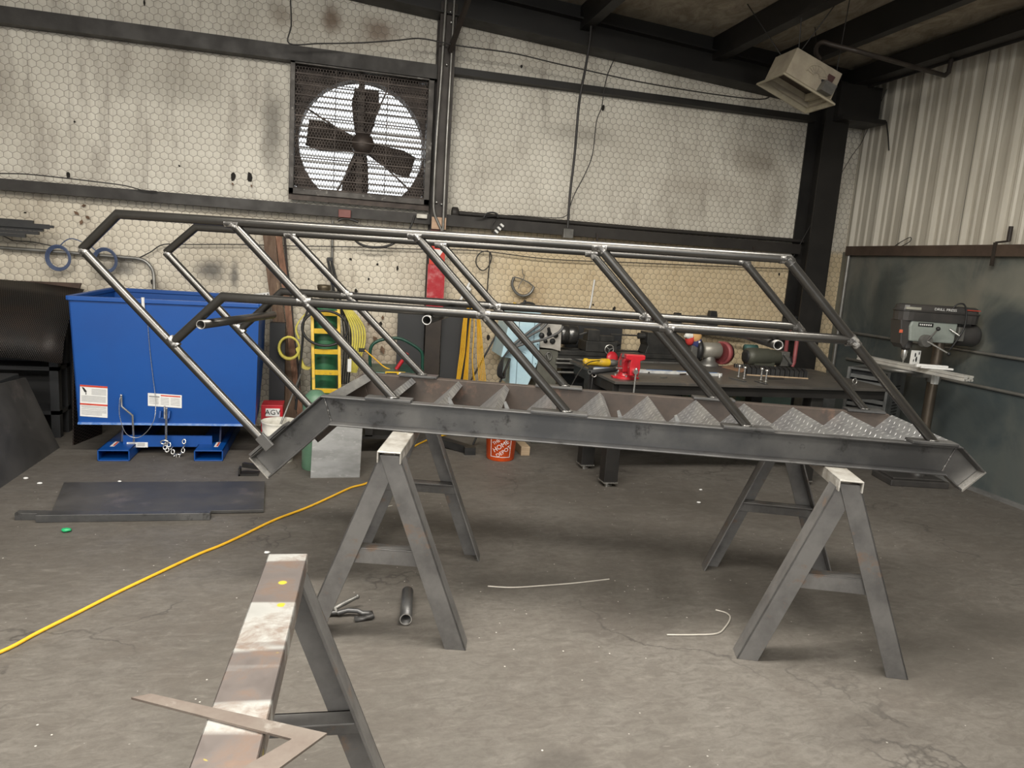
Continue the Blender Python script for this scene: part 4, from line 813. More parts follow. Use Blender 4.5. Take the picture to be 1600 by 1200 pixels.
b = MB(); q0, q1 = at(622, 480, y=6.34), at(664, 480, y=6.34); b.prism([(q0.x, 6.34, q0.z), (q1.x, 6.34, q0.z), (q1.x, 6.24, 0), (q0.x, 6.24, 0)], (0, .012, 0)); single('black_sheet', b, BLKSH, 'black sheet leaning on the wall left of the brown column', 'sheet')
b = MB(); q0, q1 = at(691, 478, y=6.34), at(757, 478, y=6.34); b.prism([(q0.x+.0, 6.34, q0.z), (q1.x-.12, 6.34, q0.z), (q1.x-.14, 6.24, 0), (q0.x, 6.24, 0)], (0, .012, 0)); single('black_sheet', b, BLKSH, 'black sheet leaning right of the brown column behind the yellow cord', 'sheet')
b = MB(); hk = at(738, 462, y=6.36)
for k in range(5):
    j = k*1.9; b.tube(strand([(738, 466), (726+j*.6, 492), (722+j*.8, 520), (719+j*.9, 550), (715+j*.8, 580), (712+j*.6, 610), (716+j, 622), (722+j, 608), (728+j*.5, 560), (733+j*.2, 510), (738, 467)], 0, 6.21-.014*k, 4), .0042, 6)
    b.tube(strand([(738, 466), (745+j*.4, 492), (746+j*.8, 520), (746+j*1.1, 550), (748+j*1.3, 585), (750+j*1.2, 612), (744+j*.8, 620), (740+j*.3, 595), (738, 560), (741, 510), (738, 467)], 0, 6.21-.014*k, 4), .0042, 6)
single('cord_hank', b, CORD, 'yellow cord hung in long loops on the wall right of the column', 'cord')
b = MB(); b.tube([at(735, 440, y=6.38), at(718, 472, y=6.38)], .013, 8); b.ball(at(733, 452, y=6.38), .022, 8); single('white_hook', b, WHITE, 'white plastic hook on the wall above the yellow cord', 'hook')

# floor items in shade
t = thing('red_carton', 'dark red carton with white logo patch beside the hopper', 'carton', (-.53, 5.8, 0)); q0, q1 = at(408, 633, y=5.7), at(442, 633, y=5.7)
b = MB(); b.box(q0.x, q1.x, 5.7, 5.9, 0, q0.z); b.build('box', RED, t, .003); a, c = at(415, 638.5, y=5.69), at(437, 651, y=5.69)
b = MB(); b.box(a.x, c.x, 5.695, 5.70, c.z, a.z); b.build('logo_patch', WHITE, t)
vs, fs = text_mesh('AGV', .055, .001); vs = [V(((a.x+c.x)/2+v.x*1.05, 5.693-v.z, (a.z+c.z)/2+v.y)) for v in vs]; b = MB(); b.add(vs, fs); b.build('logo_text', BLACK, t)
t = thing('white_bucket', 'white plastic bucket beside the red carton under the rails', 'bucket', (-.385, 5.36, 0)); zt2 = at(432, 660, y=5.3).z
b = MB(); b.lathe([(.1, 0), (.115, zt2-.1), (.122, zt2-.1), (.122, zt2-.085), (.117, zt2-.08), (.124, zt2-.045), (.119, zt2-.04), (.126, zt2-.012), (.13, zt2), (.122, zt2), (.115, zt2-.03), (.097, .01), (0, .01)], (-.385, 5.36, 0), (0, 0, 1), 28); b.build('tub', WPLAS, t)
b = MB(); b.tube([(-.33, 5.36, .02), at(437, 667, y=5.37), at(459, 612, y=5.6), at(470, 585, y=5.75)], .008, 6); single('grey_stick', b, CAST, 'thin grey stick standing in the white bucket', 'stick')
b = MB(); c = at(390, 742, z=0); b.box(c.x-.07, c.x+.06, c.y-.03, c.y+.05, 0, .012); b.box(c.x-.07, c.x-.058, c.y-.03, c.y+.05, 0, .05); b.bar((c.x-.05, c.y+.06, .055), (c.x+.06, c.y+.02, .05), .03, .03); single('channel_offcut', b, DARK, 'black steel channel offcut on the floor under the bent stair end', 'offcut')
t = thing('orange_bucket', 'orange plastic bucket with white store logo under the stringer', 'bucket', (1.315, 5.42, 0)); OC = V((1.315, 5.42, 0))
b = MB(); b.lathe([(.105, 0), (.112, .01), (.13, .30), (.138, .305), (.138, .32), (.131, .325), (.142, .36), (.135, .362), (.122, .3), (.1, .012), (0, .012)], OC, (0, 0, 1), 32); b.build('tub', ORANGE, t)
def wrapb(u, v, k=.0015):
    r = .1124+.018*(v-.01)/.29+k; a = -PI/2-.24+u/.12; return OC+V((math.cos(a)*r, math.sin(a)*r, v))
b = MB(); vs = []; fs = []
def strip(u0, u1, v0, v1, n=8):
    for i in range(n):
        f0, f1 = i/n, (i+1)/n; p = [wrapb(u0+(u1-u0)*f0, v0), wrapb(u0+(u1-u0)*f1, v0), wrapb(u0+(u1-u0)*f1, v1), wrapb(u0+(u1-u0)*f0, v1)]; b.add(p, [(0, 1, 2, 3)])
for q in ((-.085, .085, .035, .04), (-.085, .085, .205, .21)): strip(*q)
for q in ((-.085, -.08, .035, .21), (.08, .085, .035, .21)): strip(*q, n=1)
ca, sa = math.cos(.62), math.sin(.62)
for tx, sz, du, dv in (('THE', .036, -.038, .160), ('HOME', .052, -.0, .128), ('DEPOT', .044, .026, .084)):
    vs, fs = text_mesh(tx, sz); b.add([wrapb(du+(v.x*ca-v.y*sa), dv+(v.x*sa+v.y*ca)) for v in vs], fs)
b.build('logo', WHITE, t)
b = MB(); c = at(822, 712, z=0); b.box(c.x-.045, c.x+.03, c.y, c.y+.5, 0, .075); single('wood_block', b, PINE, 'pale lumber block end on the floor right of the orange bucket', 'block', bevel=.003)
b = MB(); a, c = at(697, 690, z=.05), at(736, 703, z=.03); b.bar(a+V((-.1, .1, 0)), c, .07, .06); b.bar(c+V((-.06, 0, 0)), c+V((.03, 0, -.0)), .1, .06); single('black_bar', b, BLACK, 'black padded bar lying on the floor behind the left sawhorse', 'bar')

# ================================================================== lathe along the wall
t = thing('metal_lathe', 'long dark metalworking lathe behind the workbench by the wall', 'lathe', (2.4, 6.0, 0)); LY = 5.86
def lp_(px, py, y=LY): return at(px, py, y=y)
b = MB(); b.prism([lp_(799, 488), lp_(846, 488), lp_(843, 545), lp_(840, 568), lp_(824, 604), lp_(796, 603), lp_(797, 560), lp_(783, 558)], (0, .4, 0)); cover = b.build('gear_cover', LBLUE, t, .006)
b = MB()
for px, py in ((839, 511), (840, 538), (837, 568), (834, 580)): b.ball(lp_(px, py, LY-.003), .006, 8)
for q in ((836, 500, 831, 580), (812, 495, 806, 600), (805, 545, 822, 552)): b.bar(lp_(q[0], q[1], LY-.002), lp_(q[2], q[3], LY-.002), .006, .004, (0, 1, 0))
b.build('cover_seam', mat('blue_grey_seam', (.2, .29, .34), .5), cover)
q0, q1 = lp_(843, 505), lp_(877, 547); b = MB(); b.prism([lp_(843, 503), lp_(878, 503), lp_(876, 549), lp_(862, 545), lp_(844, 543)], (0, .3, 0)); head = b.build('headstock', mat('worn_white_enamel', (.52, .5, .46), .45, .1, (.36, .34, .31), 9), t, .004)
for px, py, r_ in ((846, 524, .024), (858, 522, .022), (868, 524, .022), (852, 533, .018), (863, 533, .024)): b = MB(); c = lp_(px, py); b.lathe([(0, -.02), (r_*.8, -.02), (r_, -.012), (r_, .0)], c, (0, 1, 0), 16); b.build('knob', BLACK, head)
b = MB(); b.bar(lp_(859, 522, LY-.03), lp_(857, 512, LY-.05), .02, .018); b.build('lever', BLACK, head)
b = MB(); q0, q1 = lp_(842, 546), lp_(870, 600); b.box(q0.x, q1.x, LY+.02, LY+.36, 0, q0.z); b.build('pedestal', OLIVE, t, .008)
b = MB(); c = lp_(857, 557, LY+.01); b.tube([c+V((math.cos(a)*.028, 0, math.sin(a)*.035)) for a in [2*PI*i/14 for i in range(14)]], .006, 6, closed=True); b.bar(c+V((-.02, -.01, .03)), c+V((.0, -.02, -.02)), .012, .012); b.build('crank_ring', CAST, t)
c0, c1 = lp_(877, 524), lp_(908, 526); r_ = .092; b = MB(); b.lathe([(.0, 0), (r_, 0), (r_, (c1-c0).length*.5), (r_*.93, (c1-c0).length*.52), (r_, (c1-c0).length*.55), (r_, (c1-c0).length*.95), (r_*.9, (c1-c0).length), (0, (c1-c0).length)], c0+V((0, .14, 0)), (1, 0, 0), 28); b.build('chuck', mat('dark_polished_chuck', (.12, .118, .115), .3, .8), t)
bz = lp_(900, 549).z; b = MB(); xr = lp_(1100, 560).x; xl = lp_(870, 550).x
b.box(xl, xr, LY+.03, LY+.1, bz-.04, bz); b.box(xl, xr, LY+.22, LY+.28, bz-.04, bz); b.box(xl, xr, LY+.04, LY+.27, bz-.16, bz-.04); b.build('bed', LATHE, t, .003)
b = MB(); b.box(xl, xr, LY-.03, LY+.33, .36, .385); b.build('chip_tray', LATHE, t)
b = MB(); b.box(xr-.45, xr-.05, LY+.03, LY+.3, 0, bz-.15); b.build('foot', LATHE, t)
for k, z in enumerate((bz-.075, bz-.11, bz-.19)): b = MB(); b.tube([(xl, LY+.01, z), (xr, LY+.01, z)], .011, 8); b.build('lead_screw', CAST, t)
q0, q1 = at(885, 490, y=6.33), at(968, 545, y=6.33); b = MB(); b.box(q0.x, q1.x, 6.3, 6.34, .3, q0.z-.02); b.build('splash_guard', BLKSH, t)
q0, q1 = lp_(923, 513), lp_(970, 549); b = MB(); b.box(q0.x, q0.x+.11, LY+.05, LY+.18, bz+.09, bz+.19); b.box(q0.x-.02, q1.x-.03, LY+.02, LY+.24, bz+.0, bz+.09); b.box(q0.x+.12, q1.x-.04, LY+.08, LY+.14, bz+.09, bz+.14); b.lathe([(.024, 0), (.024, .03), (0, .07)], (q1.x-.03, LY+.1, bz+.07), (1, 0, 0), 12)
b.bar((q0.x-.08, LY+.1, bz+.13), (q0.x+.02, LY+.1, bz+.165), .018, .018); b.build('carriage', LATHE, t, .004)
b = MB(); c = lp_(952, 546, LY-.01); b.tube([c+V((math.cos(a)*.04, 0, math.sin(a)*.04)) for a in [2*PI*i/18 for i in range(18)]], .006, 6, closed=True)
for k in range(3): a = 2*PI*k/3+.4; b.bar(c, c+V((math.cos(a)*.04, 0, math.sin(a)*.04)), .008, .008)
b.build('handwheel', ZINC, t)
q0, q1 = lp_(1012, 518), lp_(1066, 552); b = MB(); b.prism([(q0.x+.02, LY+.05, bz), (q1.x+.1, LY+.05, bz), (q1.x+.1, LY+.05, bz+.1), (q1.x-.04, LY+.05, bz+.19), (q0.x+.03, LY+.05, bz+.19), (q0.x+.03, LY+.05, bz+.1), (q0.x+.04, LY+.05, bz+.07)], (0, .17, 0)); b.tube([(q0.x-.03, LY+.13, bz+.15), (q0.x+.05, LY+.13, bz+.15)], .028, 12); b.tube([(q0.x-.3, LY+.13, bz+.15), (q0.x-.03, LY+.13, bz+.15)], .008, 8); b.build('tailstock', LATHE, t, .006)
b = MB(); b.box(xl-.1, xl+1.2, LY+.0, LY+.05, .05, .34); b.build('tool_shelf', LATHE, t)
for k, pts in enumerate((((797, 543), (812, 530), (838, 510), (852, 500)), ((802, 545), (822, 528), (846, 514), (858, 500)), ((798, 553), (806, 542), (825, 536), (850, 530), (872, 520), (880, 510)))):
    b = MB(); b.tube(strand(pts, 0, LY-.04-.02*k), .011, 8); b.build('hose', mat('grey_rubber_hose', (.1, .1, .1), .5), t)
b = MB()
for k in range(4): b.tube(strand([(796+k, 545), (787, 558), (779+k*2, 572), (778+k*2, 586), (785+k, 590), (790, 578), (797, 562)], 0, LY-.03-.015*k), .0075, 6)
single('cable_coil', b, BLACK, 'coil of black cable hanging at the left of the pale blue lathe cover', 'cable')
for k, (q, l) in enumerate((((790, 497, 733, 600), 'left of two thin black rods leaning by the pale blue lathe cover'), ((797, 560, 779, 602), 'right and shorter of two thin black rods by the pale blue lathe cover'))):
    a, c = at(q[0], q[1], y=6.25-.4*k), at(q[2], q[3], y=6.22-.39*k); d = c-a; e = a+d*(a.z/(-d.z)); b = MB(); b.tube([a, e], .009, 8); single('black_rod', b, BLACK, l, 'rod')

# ================================================================== welding table
t = thing('workbench', 'dark steel workbench carrying the red vise behind the staircase', 'workbench', (3.0, 5.1, 0)); TZ = .79
b = MB(); b.box(1.905, 4.23, 4.6, 5.62, TZ-.02, TZ); b.build('top', mat('dark_bench_plate', (.075, .071, .066), .45, .3, (.11, .1, .09), 5, c3=(.15, .12, .1), sc3=8), t, .002)
b = MB(); b.box(1.95, 4.18, 4.63, 4.65, TZ-.09, TZ-.02); b.box(1.95, 4.18, 5.57, 5.59, TZ-.135, TZ-.02); b.box(1.93, 1.95, 4.65, 5.57, TZ-.1, TZ-.02); b.box(4.16, 4.18, 4.65, 5.57, TZ-.09, TZ-.02); b.build('apron', DARK, t)
for x, y in ((1.915, 4.655), (1.895, 5.1), (3.55, 4.655), (3.55, 5.45)):
    b = MB(); b.box(x, x+.105, y, y+.105, .035, TZ-.02); l = b.build('leg', DARK, t, .004)
    b = MB(); b.box(x-.004, x+.109, y-.004, y+.109, .028, .036); b.lathe([(.012, 0), (.012, .03)], (x+.03, y+.02, .0), (0, 0, 1), 8); b.lathe([(.03, 0), (.03, .008)], (x+.052, y+.052, 0), (0, 0, 1), 12); b.lathe([(.01, 0), (.01, .03)], (x+.052, y+.052, 0), (0, 0, 1), 8); b.build('levelling_foot', ZINC, l)
b = MB(); b.bar((1.95, 4.7, .3), (1.95, 5.15, .3), .06, .06); b.build('stretcher', DARK, t)
def tb(px, py): return at(px, py, z=TZ)
# red vise
VP = tb(985, 590); t = thing('bench_vise', 'bright red bench vise on the front left corner of the workbench', 'vise'); 
b = MB(); b.lathe([(.085, 0), (.085, .014), (.06, .02), (.05, .045), (.048, .055)], (-.01, .05, 0), (0, 0, 1), 24); b.box(-.11, -.06, .02, .08, 0, .014); b.box(.04, .09, .02, .08, 0, .014); b.build('base', RED, t, .003)
b = MB(); b.prism([(-.055, -.02, .05), (.04, -.02, .05), (.04, -.02, .12), (.03, -.02, .165), (-.04, -.02, .165), (-.055, -.02, .12)], (0, .13, 0)); b.box(-.065, .06, -.0, .04, .15, .175); b.build('fixed_jaw', RED, t, .006)
b = MB(); b.prism([(-.03, -.12, .04), (.035, -.12, .04), (.045, -.12, .10), (.04, -.12, .145), (.075, -.12, .155), (.075, -.12, .185), (-.07, -.12, .185), (-.07, -.12, .155), (-.03, -.12, .145), (-.038, -.12, .10)], (0, .055, 0)); b.box(-.025, .03, -.07, .05, .06, .12); b.build('moving_jaw', RED, t, .006)
b = MB(); b.box(-.066, .06, -.012, .0, .155, .178); b.build('jaw_plate', CAST, t)
b = MB(); b.tube([(.0, -.16, .075), (.0, -.1, .075)], .018, 12); b.tube([(.003, -.15, .085), (.0, -.15, -.10)], .007, 8); b.ball((.003, -.15, .09), .013, 8); b.ball((.0, -.15, -.105), .011, 8); b.build('screw_handle', ZINC, t)
b = MB(); b.box(-.057, -.055, .02, .06, .09, .13); b.build('badge', CAST, t)
for x, y in ((-.085, .05), (.065, .05), (-.02, -.01)): b = MB(); b.lathe([(.011, 0), (.011, .028)], (x, y, .0), (0, 0, 1), 6); b.build('bolt', ZINC, t)
b = MB(); b.tube([(-.10, .0, .075), (-.03, .0, .075)], .006, 6); b.build('lock_pin', ZINC, t)
t.location = (VP.x-.05, 4.715, TZ); t.rotation_euler = (0, 0, -.08); t.scale = (.98, .95, 1.03)
a, c = tb(927, 579), tb(1128, 588); t = thing('spirit_level', 'long blue and white straightedge lying behind the red vise', 'level', a); d = (c-a).normalized(); n = V((-d.y, d.x, 0))
b = MB(); b.hexa([a, c, c+n*.008, a+n*.008, a+V((0, 0, .022)), c+V((0, 0, .022)), c+n*.008+V((0, 0, .022)), a+n*.008+V((0, 0, .022))]); b.hexa([a+n*.008, c+n*.008, c+n*.07, a+n*.07]+[q+V((0, 0, .018)) for q in (a+n*.008, c+n*.008, c+n*.07, a+n*.07)]); b.build('bar', mat('scuffed_white_aluminium', (.62, .62, .6), .45, .2, (.4, .42, .44), 18), t)
b = MB()
for f0, f1 in ((.02, .34), (.42, .62), (.66, .98)): b.hexa([a+(c-a)*f0+n*.025+V((0, 0, .0181)), a+(c-a)*f1+n*.025+V((0, 0, .0181)), a+(c-a)*f1+n*.06+V((0, 0, .0181)), a+(c-a)*f0+n*.06+V((0, 0, .0181))]+[q+V((0, 0, .002)) for q in (a+(c-a)*f0+n*.025+V((0, 0, .0181)), a+(c-a)*f1+n*.025+V((0, 0, .0181)), a+(c-a)*f1+n*.06+V((0, 0, .0181)), a+(c-a)*f0+n*.06+V((0, 0, .0181)))])
b.build('blue_panel', LVBLUE, t)
b = MB(); b.bar(a+V((-.02, .035, .01)), a+V((.02, .03, .01)), .06, .022); b.build('end_cap', BLACK, t)
GA, GB = tb(912, 572)+V((0, .02, .03)), tb(953, 573)+V((0, .02, .03)); t = thing('angle_grinder', 'yellow angle grinder lying left of the red vise', 'grinder', GA); d = (GB-GA).normalized(); L = (GB-GA).length
b = MB(); b.lathe([(.018, 0), (.03, .008), (.031, .03), (.025, .045), (.026, L*.6), (.032, L*.7), (.033, L*.95), (.028, L)], GA, d, 18); b.build('body', YEL, t)
b = MB(); b.lathe([(.026, 0), (.03, .03), (.022, .065), (0, .07)], GB, d, 14); b.build('gear_head', CAST, t)
b = MB(); b.lathe([(.0, 0), (.052, 0), (.052, .012), (.02, .02), (0, .02)], GB+d*.03+V((0, .03, .035)), (.2, -1, .3), 22); b.build('red_disc', RED, t)
b = MB(); b.tube(smooth_path([GA+d*.13+V((0, -.03, .02)), tb(918, 577)+V((0, 0, .05)), tb(903, 588)+V((0, 0, .02)), tb(897, 598)+V((-.05, 0, -.1))], 6), .004, 6); b.tube(smooth_path([GA, tb(893, 566)+V((0, 0, .03)), V((1.86, 4.95, .8)), V((1.84, 4.95, .5))], 6), .004, 6); b.build('power_cord', BLACK, t)
b = MB(); b.two = True; a, c = tb(921, 585)+V((0, .0, .016)), tb(972, 580)+V((0, .02, .016)); b.pipe(a, c, .017, .012); single('black_pipe', b, [BLKSH, CAST], 'short black pipe lying on the bench left of the vise', 'pipe')
b = MB(); c = tb(928, 590); b.tube([c+V((math.cos(a)*.016, 0, math.sin(a)*.016+.02)) for a in [PI+PI*i/8 for i in range(9)]], .004, 6); single('small_hook', b, ZINC, 'small wire hook on the bench edge below the black pipe', 'hook')
for k, (px, py, l, m_) in enumerate(((1018, 583, 'thin dark scrap on the bench right of the vise', DARK), (1068, 586, 'rusty scrap on the bench farther right of the vise', RUST), (1038, 591, 'pale scrap near the bench front edge', CAST), (1124, 590, 'small upright white stub on the bench', WHITE), (1027, 568, 'crumpled grey scrap lying on the level', CAST))):
    b = MB(); c = tb(px, py); b.bar(c+V((-.03, 0, .005)), c+V((.03, .02, .007)), .012, .008) if k != 3 else b.lathe([(.006, 0), (.006, .03)], c, (0, 0, 1), 8); single('bench_scrap', b, m_, l, 'scrap')
# bench grinder
G0 = tb(1112, 572); t = thing('bench_grinder', 'grey bench grinder with faded red guard at the back of the bench', 'grinder', G0); gx, gy = G0.x, G0.y+.06
b = MB(); b.lathe([(.09, 0), (.085, .02), (.06, .035), (.05, .08)], (gx, gy, TZ), (0, 0, 1), 20); b.build('base', CAST, t)
b = MB(); b.lathe([(.05, -.09), (.07, -.08), (.072, .07), (.05, .09)], (gx+.01, gy, TZ+.13), (1, 0, 0), 22); b.build('motor', mat('warm_grey_motor', (.3, .285, .25), .4, .3), t)
b = MB(); b.lathe([(.0, -.02), (.04, -.02), (.085, -.018), (.088, .0), (.085, .018), (.04, .02), (0, .02)], (gx-.115, gy-.01, TZ+.13), (1, -.25, 0), 24); b.build('wire_wheel', BLACK, t)
b = MB(); b.lathe([(.0, -.024), (.03, -.024), (.028, -.02), (.0, -.02)], (gx-.118, gy-.012, TZ+.13), (1, -.25, 0), 16); b.build('wheel_nut', ZINC, t)
b = MB(); b.lathe([(.0, -.025), (.09, -.025), (.092, .0), (.09, .025), (0, .025)], (gx+.165, gy+.03, TZ+.11), (1, .3, 0), 24); b.build('wheel_guard', DARK, t)
cc = V((gx+.105, gy+.0, TZ+.11)); b = MB(); vs = []
for i in range(13):
    a = -.7+2.3*i/12
    for rr, xx in ((.118, 0), (.118, .04), (.108, .04), (.108, 0)): vs.append(cc+V((xx+.0, -math.cos(a)*rr*.3+math.cos(a)*rr*.0, 0))+V((math.cos(a)*rr*.5, 0, math.sin(a)*rr)))
b.add(vs, [(4*i+k, 4*i+(k+1) % 4, 4*i+4+(k+1) % 4, 4*i+4+k) for i in range(12) for k in range(4)]+[(0, 1, 2, 3), (48, 49, 50, 51)], True); b = MB(); b.lathe([(.088, -.022), (.103, -.022), (.103, .022), (.088, .022), (.088, -.022)], cc+V((.035, .02, 0)), (1, .3, 0), 28); b.build('red_guard', GBELT, t)
b = MB(); b.box(gx-.2, gx-.13, gy-.04, gy+.06, TZ, TZ+.17); b.build('side_box', CAST, t, .004)
# patterned cap hung over the grinder
c = V((gx-.19, gy-.0, TZ+.245)); t = thing('patterned_cap', 'red, tan and navy welding cap perched left of the bench grinder', 'cap', c)
def lump(cx, cz, r, sq, m_, nm): b = MB(); b.ball(c+V((cx, -.01, cz)), r, 14, sq, .04); b.build(nm, m_, t)
lump(.03, .0, .055, (1, .9, 1), FLAG_O, 'crown'); lump(.045, -.05, .05, (1, .9, 1.1), FLAG_N, 'navy_side'); lump(-.02, -.02, .045, (.9, .95, 1.3), FLAG_R, 'red_side')
b = MB(); b.lathe([(.012, -.05), (.03, -.02), (.038, .01)], c+V((-.035, -.02, .01)), (1, .3, .1), 14); b.build('stripe', FLAG_W, t)
b = MB(); b.ball(c+V((.05, -.055, -.04)), .011, 8, (1, .4, 1)); b.build('star', FLAG_W, t)
b = MB(); b.tube([tb(1085, 560)+V((0, .25, .24)), tb(1195, 566)+V((0, .25, .2))], .016, 10); single('long_rod', b, CAST, 'grey bar lying level behind the bench grinder', 'bar')
for o_ in ():
    pass
b = MB(); q = [tb(1128, 574), tb(1160, 582), tb(1185, 578), tb(1150, 570)]; b.prism(q, (0, 0, .006)); single('cardboard_piece', b, CARD, 'brown cardboard piece lying under the tool rack on the bench', 'cardboard')
# motor with belt sander guard
M0 = tb(1198, 577); t = thing('belt_sander', 'dark green motor with faded red sanding belt at the bench right end', 'sander', M0); mx, my = M0.x, M0.y+.1; mz = TZ+.095
b = MB(); b.lathe([(.05, -.16), (.075, -.15), (.08, -.1), (.078, .06), (.07, .08), (.07, .16), (.05, .18)], (mx, my, mz), (1, 0, 0), 24); b.box(mx-.1, mx+.1, my-.06, my+.06, TZ, mz-.04); b.build('motor', MOTOR, t)
b = MB(); b.lathe([(.03, -.012), (.06, -.01), (.06, 0)], (mx-.155, my, mz), (1, 0, 0), 20); b.build('end_bell', BLKSH, t)
b = MB(); b.box(mx+.17, mx+.25, my-.05, my+.05, mz-.07, mz+.06); b.bar((mx+.18, my-.06, mz+.04), (mx+.27, my-.06, mz-.05), .02, .02); b.build('arm', CAST, t, .004)
b = MB(); b.tube([(mx+.285, my-.05, mz-.07), (mx+.30, my-.05, mz-.03), (mx+.30, my-.05, mz+.22), (mx+.30, my+.05, mz+.24), (mx+.30, my+.09, mz+.2), (mx+.30, my+.09, mz-.04)], .018, 8); b.build('belt', GBELT, t)
b = MB(); b.lathe([(0, -.02), (.06, -.02), (.06, .02), (0, .02)], (mx+.26, my+.0, mz-.03), (1, 0, 0), 20); b.build('wheel', BLACK, t)
b = MB(); b.lathe([(0, -.06), (.035, -.06), (.035, .06), (0, .06)], (mx-.04, my+.125, mz+.06), (1, 0, 0), 14); b.box(mx-.08, mx, my+.1, my+.15, TZ, mz+.05); single('teal_canister', b, mat('teal_paint', (.05, .13, .12), .5), 'small teal canister behind the dark green motor', 'canister')
# tool rack of black holders
a, c = tb(1166, 586), tb(1262, 592); t = thing('tool_holder_rack', 'row of black tool holders standing on the bench right half', 'rack', a); d = (c-a)/13; n = V((-d.y, d.x, 0)).normalized()
for k in range(13):
    o = a+d*k; b = MB(); b.hexa([o+d*.1, o+d*.82, o+d*.82+n*.07, o+d*.1+n*.07]+[q+V((0, 0, .06)) for q in (o+d*.1, o+d*.82)]+[q+V((0, 0, .078)) for q in (o+d*.82+n*.07, o+d*.1+n*.07)]); h = b.build('holder', BLACK, t)
    b = MB(); b.hexa([o+d*.86, o+d*.90, o+d*.90+n*.07, o+d*.86+n*.07]+[q+V((0, 0, .055)) for q in (o+d*.86, o+d*.90, o+d*.90+n*.07, o+d*.86+n*.07)]); b.build('divider', CAST, h)
b = MB(); b.hexa([a-n*.01, c-n*.01, c, a]+[q+V((0, 0, .008)) for q in (a-n*.01, c-n*.01, c, a)]); b.build('front_rail', PINE, t)
a2, c2 = tb(1147, 575), tb(1240, 582); t = thing('hex_key_stand', 'low black toothed stand on the bench behind the tool holders', 'stand', a2)
b = MB(); b.bar(a2+V((0, 0, .018)), c2+V((0, 0, .018)), .04, .035); b.build('block', BLKSH, t)
b = MB()
for k in range(7): q = a2+(c2-a2)*(k/30); b.tube([q+V((0, -.022, .0)), q+V((-.005, -.022, .045))], .003, 5)
b.build('teeth', CAST, t)
# bolts on two flat bars
for k, (p0, p1, l) in enumerate((((1141, 591), (1164, 597), 'left of two short flat bars under the silver bolts'), ((1181, 596), (1197, 601), 'right of two short flat bars under the silver bolts'))):
    b = MB(); b.bar(tb(*p0)+V((0, 0, .004)), tb(*p1)+V((0, 0, .004)), .03, .008); single('short_flat_bar', b, STEEL, l, 'bar')
for px, py, l in ((1153.5, 591, 'first from left of four silver bolts standing on the bench'), (1162, 594, 'second from left of four silver bolts standing on the bench'), (1188.5, 596, 'third from left of four silver bolts standing on the bench'), (1196, 599, 'rightmost of four silver bolts standing on the bench')):
    c = tb(px, py)+V((0, 0, .008)); t = thing('silver_bolt', l, 'bolt', c, 'silver bolts on the workbench'); b = MB(); b.lathe([(.0065, 0), (.0065, .085)], c, (0, 0, 1), 10); b.build('shank', ZINC, t); b = MB(); b.lathe([(.013, .083), (.014, .086), (.013, .098), (.0, .099)], c, (0, 0, 1), 6); b.lathe([(.016, .004), (.016, .008)], c, (0, 0, 1), 12); b.build('head', ZINC, t)
b = MB(); c = tb(1335, 600)+V((0, 0, .022)); b.tube([c+V((math.cos(a)*.02, 0, math.sin(a)*.022)) for a in [2*PI*i/14 for i in range(14)]], .004, 6, closed=True); single('shackle_ring', b, ZINC, 'small bright ring standing near the bench right end', 'ring')
b = MB(); a, c = tb(1190, 594), tb(1207, 597); b.bar(tb(1192, 592)+V((.05, 0, .003)), tb(1207, 592)+V((.1, 0, .003)), .02, .006); single('flat_scrap', b, DARK, 'flat dark scrap on the bench right of the bolts', 'scrap')
# under the bench
q0, q1 = at(1165, 612, y=5.75), at(1232, 640, y=5.75); b = MB(); b.box(q0.x, q1.x, 5.73, 5.85, 0, q0.z); single('glass_tank', b, TANK, 'pale green tank standing on the floor behind the bench', 'tank')
b = MB(); b.box(q0.x-.6, q0.x-.05, 5.70, 5.81, 0, q0.z-.02); single('mixed_crate', b, mat('dull_mixed_crate', (.2, .18, .1), .6, 0, (.05, .12, .09), 14, c3=(.4, .38, .3), sc3=12), 'dull green and cream crate on the floor left of the pale tank', 'crate')
b = MB(); b.box(q1.x+.12, q1.x+.48, 5.73, 5.85, 0, q0.z-.0); single('grey_case', b, LBODY, 'dark grey case on the floor right of the pale tank', 'case')

# ================================================================== drill press by the right wall
DP = V((4.70, 4.72, 0)); DR = math.radians(-12)
t = thing('drill_press', 'grey floor-standing drill press with black belt cover by the right wall', 'drill press')
b = MB(); b.box(-.31, .17, -.17, .13, .0, .05); b.box(-.28, .14, -.14, .10, .05, .065); b.lathe([(.065, .06), (.06, .1), (.048, .12)], (0, 0, 0)); b.build('base', DPBLK, t, .006)
b = MB(); b.lathe([(.041, .06), (.041, 1.36)], (0, 0, 0), (0, 0, 1), 20); b.build('column', mat('dirty_brown_column', (.16, .13, .1), .35, .7, (.09, .075, .06), 9, stretch=(1, 1, .4)), t)
b = MB(); b.lathe([(.05, .84), (.054, .85), (.054, .93), (.05, .94)], (0, 0, 0), (0, 0, 1), 20); b.bar((-.05, 0, .9), (-.2, 0, .9), .05, .05); b.build('table_bracket', CAST, t)
b = MB(); b.lathe([(.0, .905), (.05, .905), (.155, .915), (.16, .92), (.16, .938), (0, .938)], (-.27, 0, 0), (0, 0, 1), 32); b.build('table', CAST, t)
b = MB(); b.prism([(-.30, -.09, 1.165), (.06, -.09, 1.165), (.07, -.09, 1.33), (-.30, -.09, 1.33), (-.315, -.09, 1.28)], (0, .18, 0)); b.build('head', DPGREY, t, .012)
b = MB(); b.prism([(-.385, -.075, 1.33), (-.30, -.075, 1.33), (-.29, -.075, 1.17), (-.325, -.075, 1.10), (-.36, -.075, 1.14)], (0, .15, 0)); h = b.build('front_panel', DPBLK, t, .008)
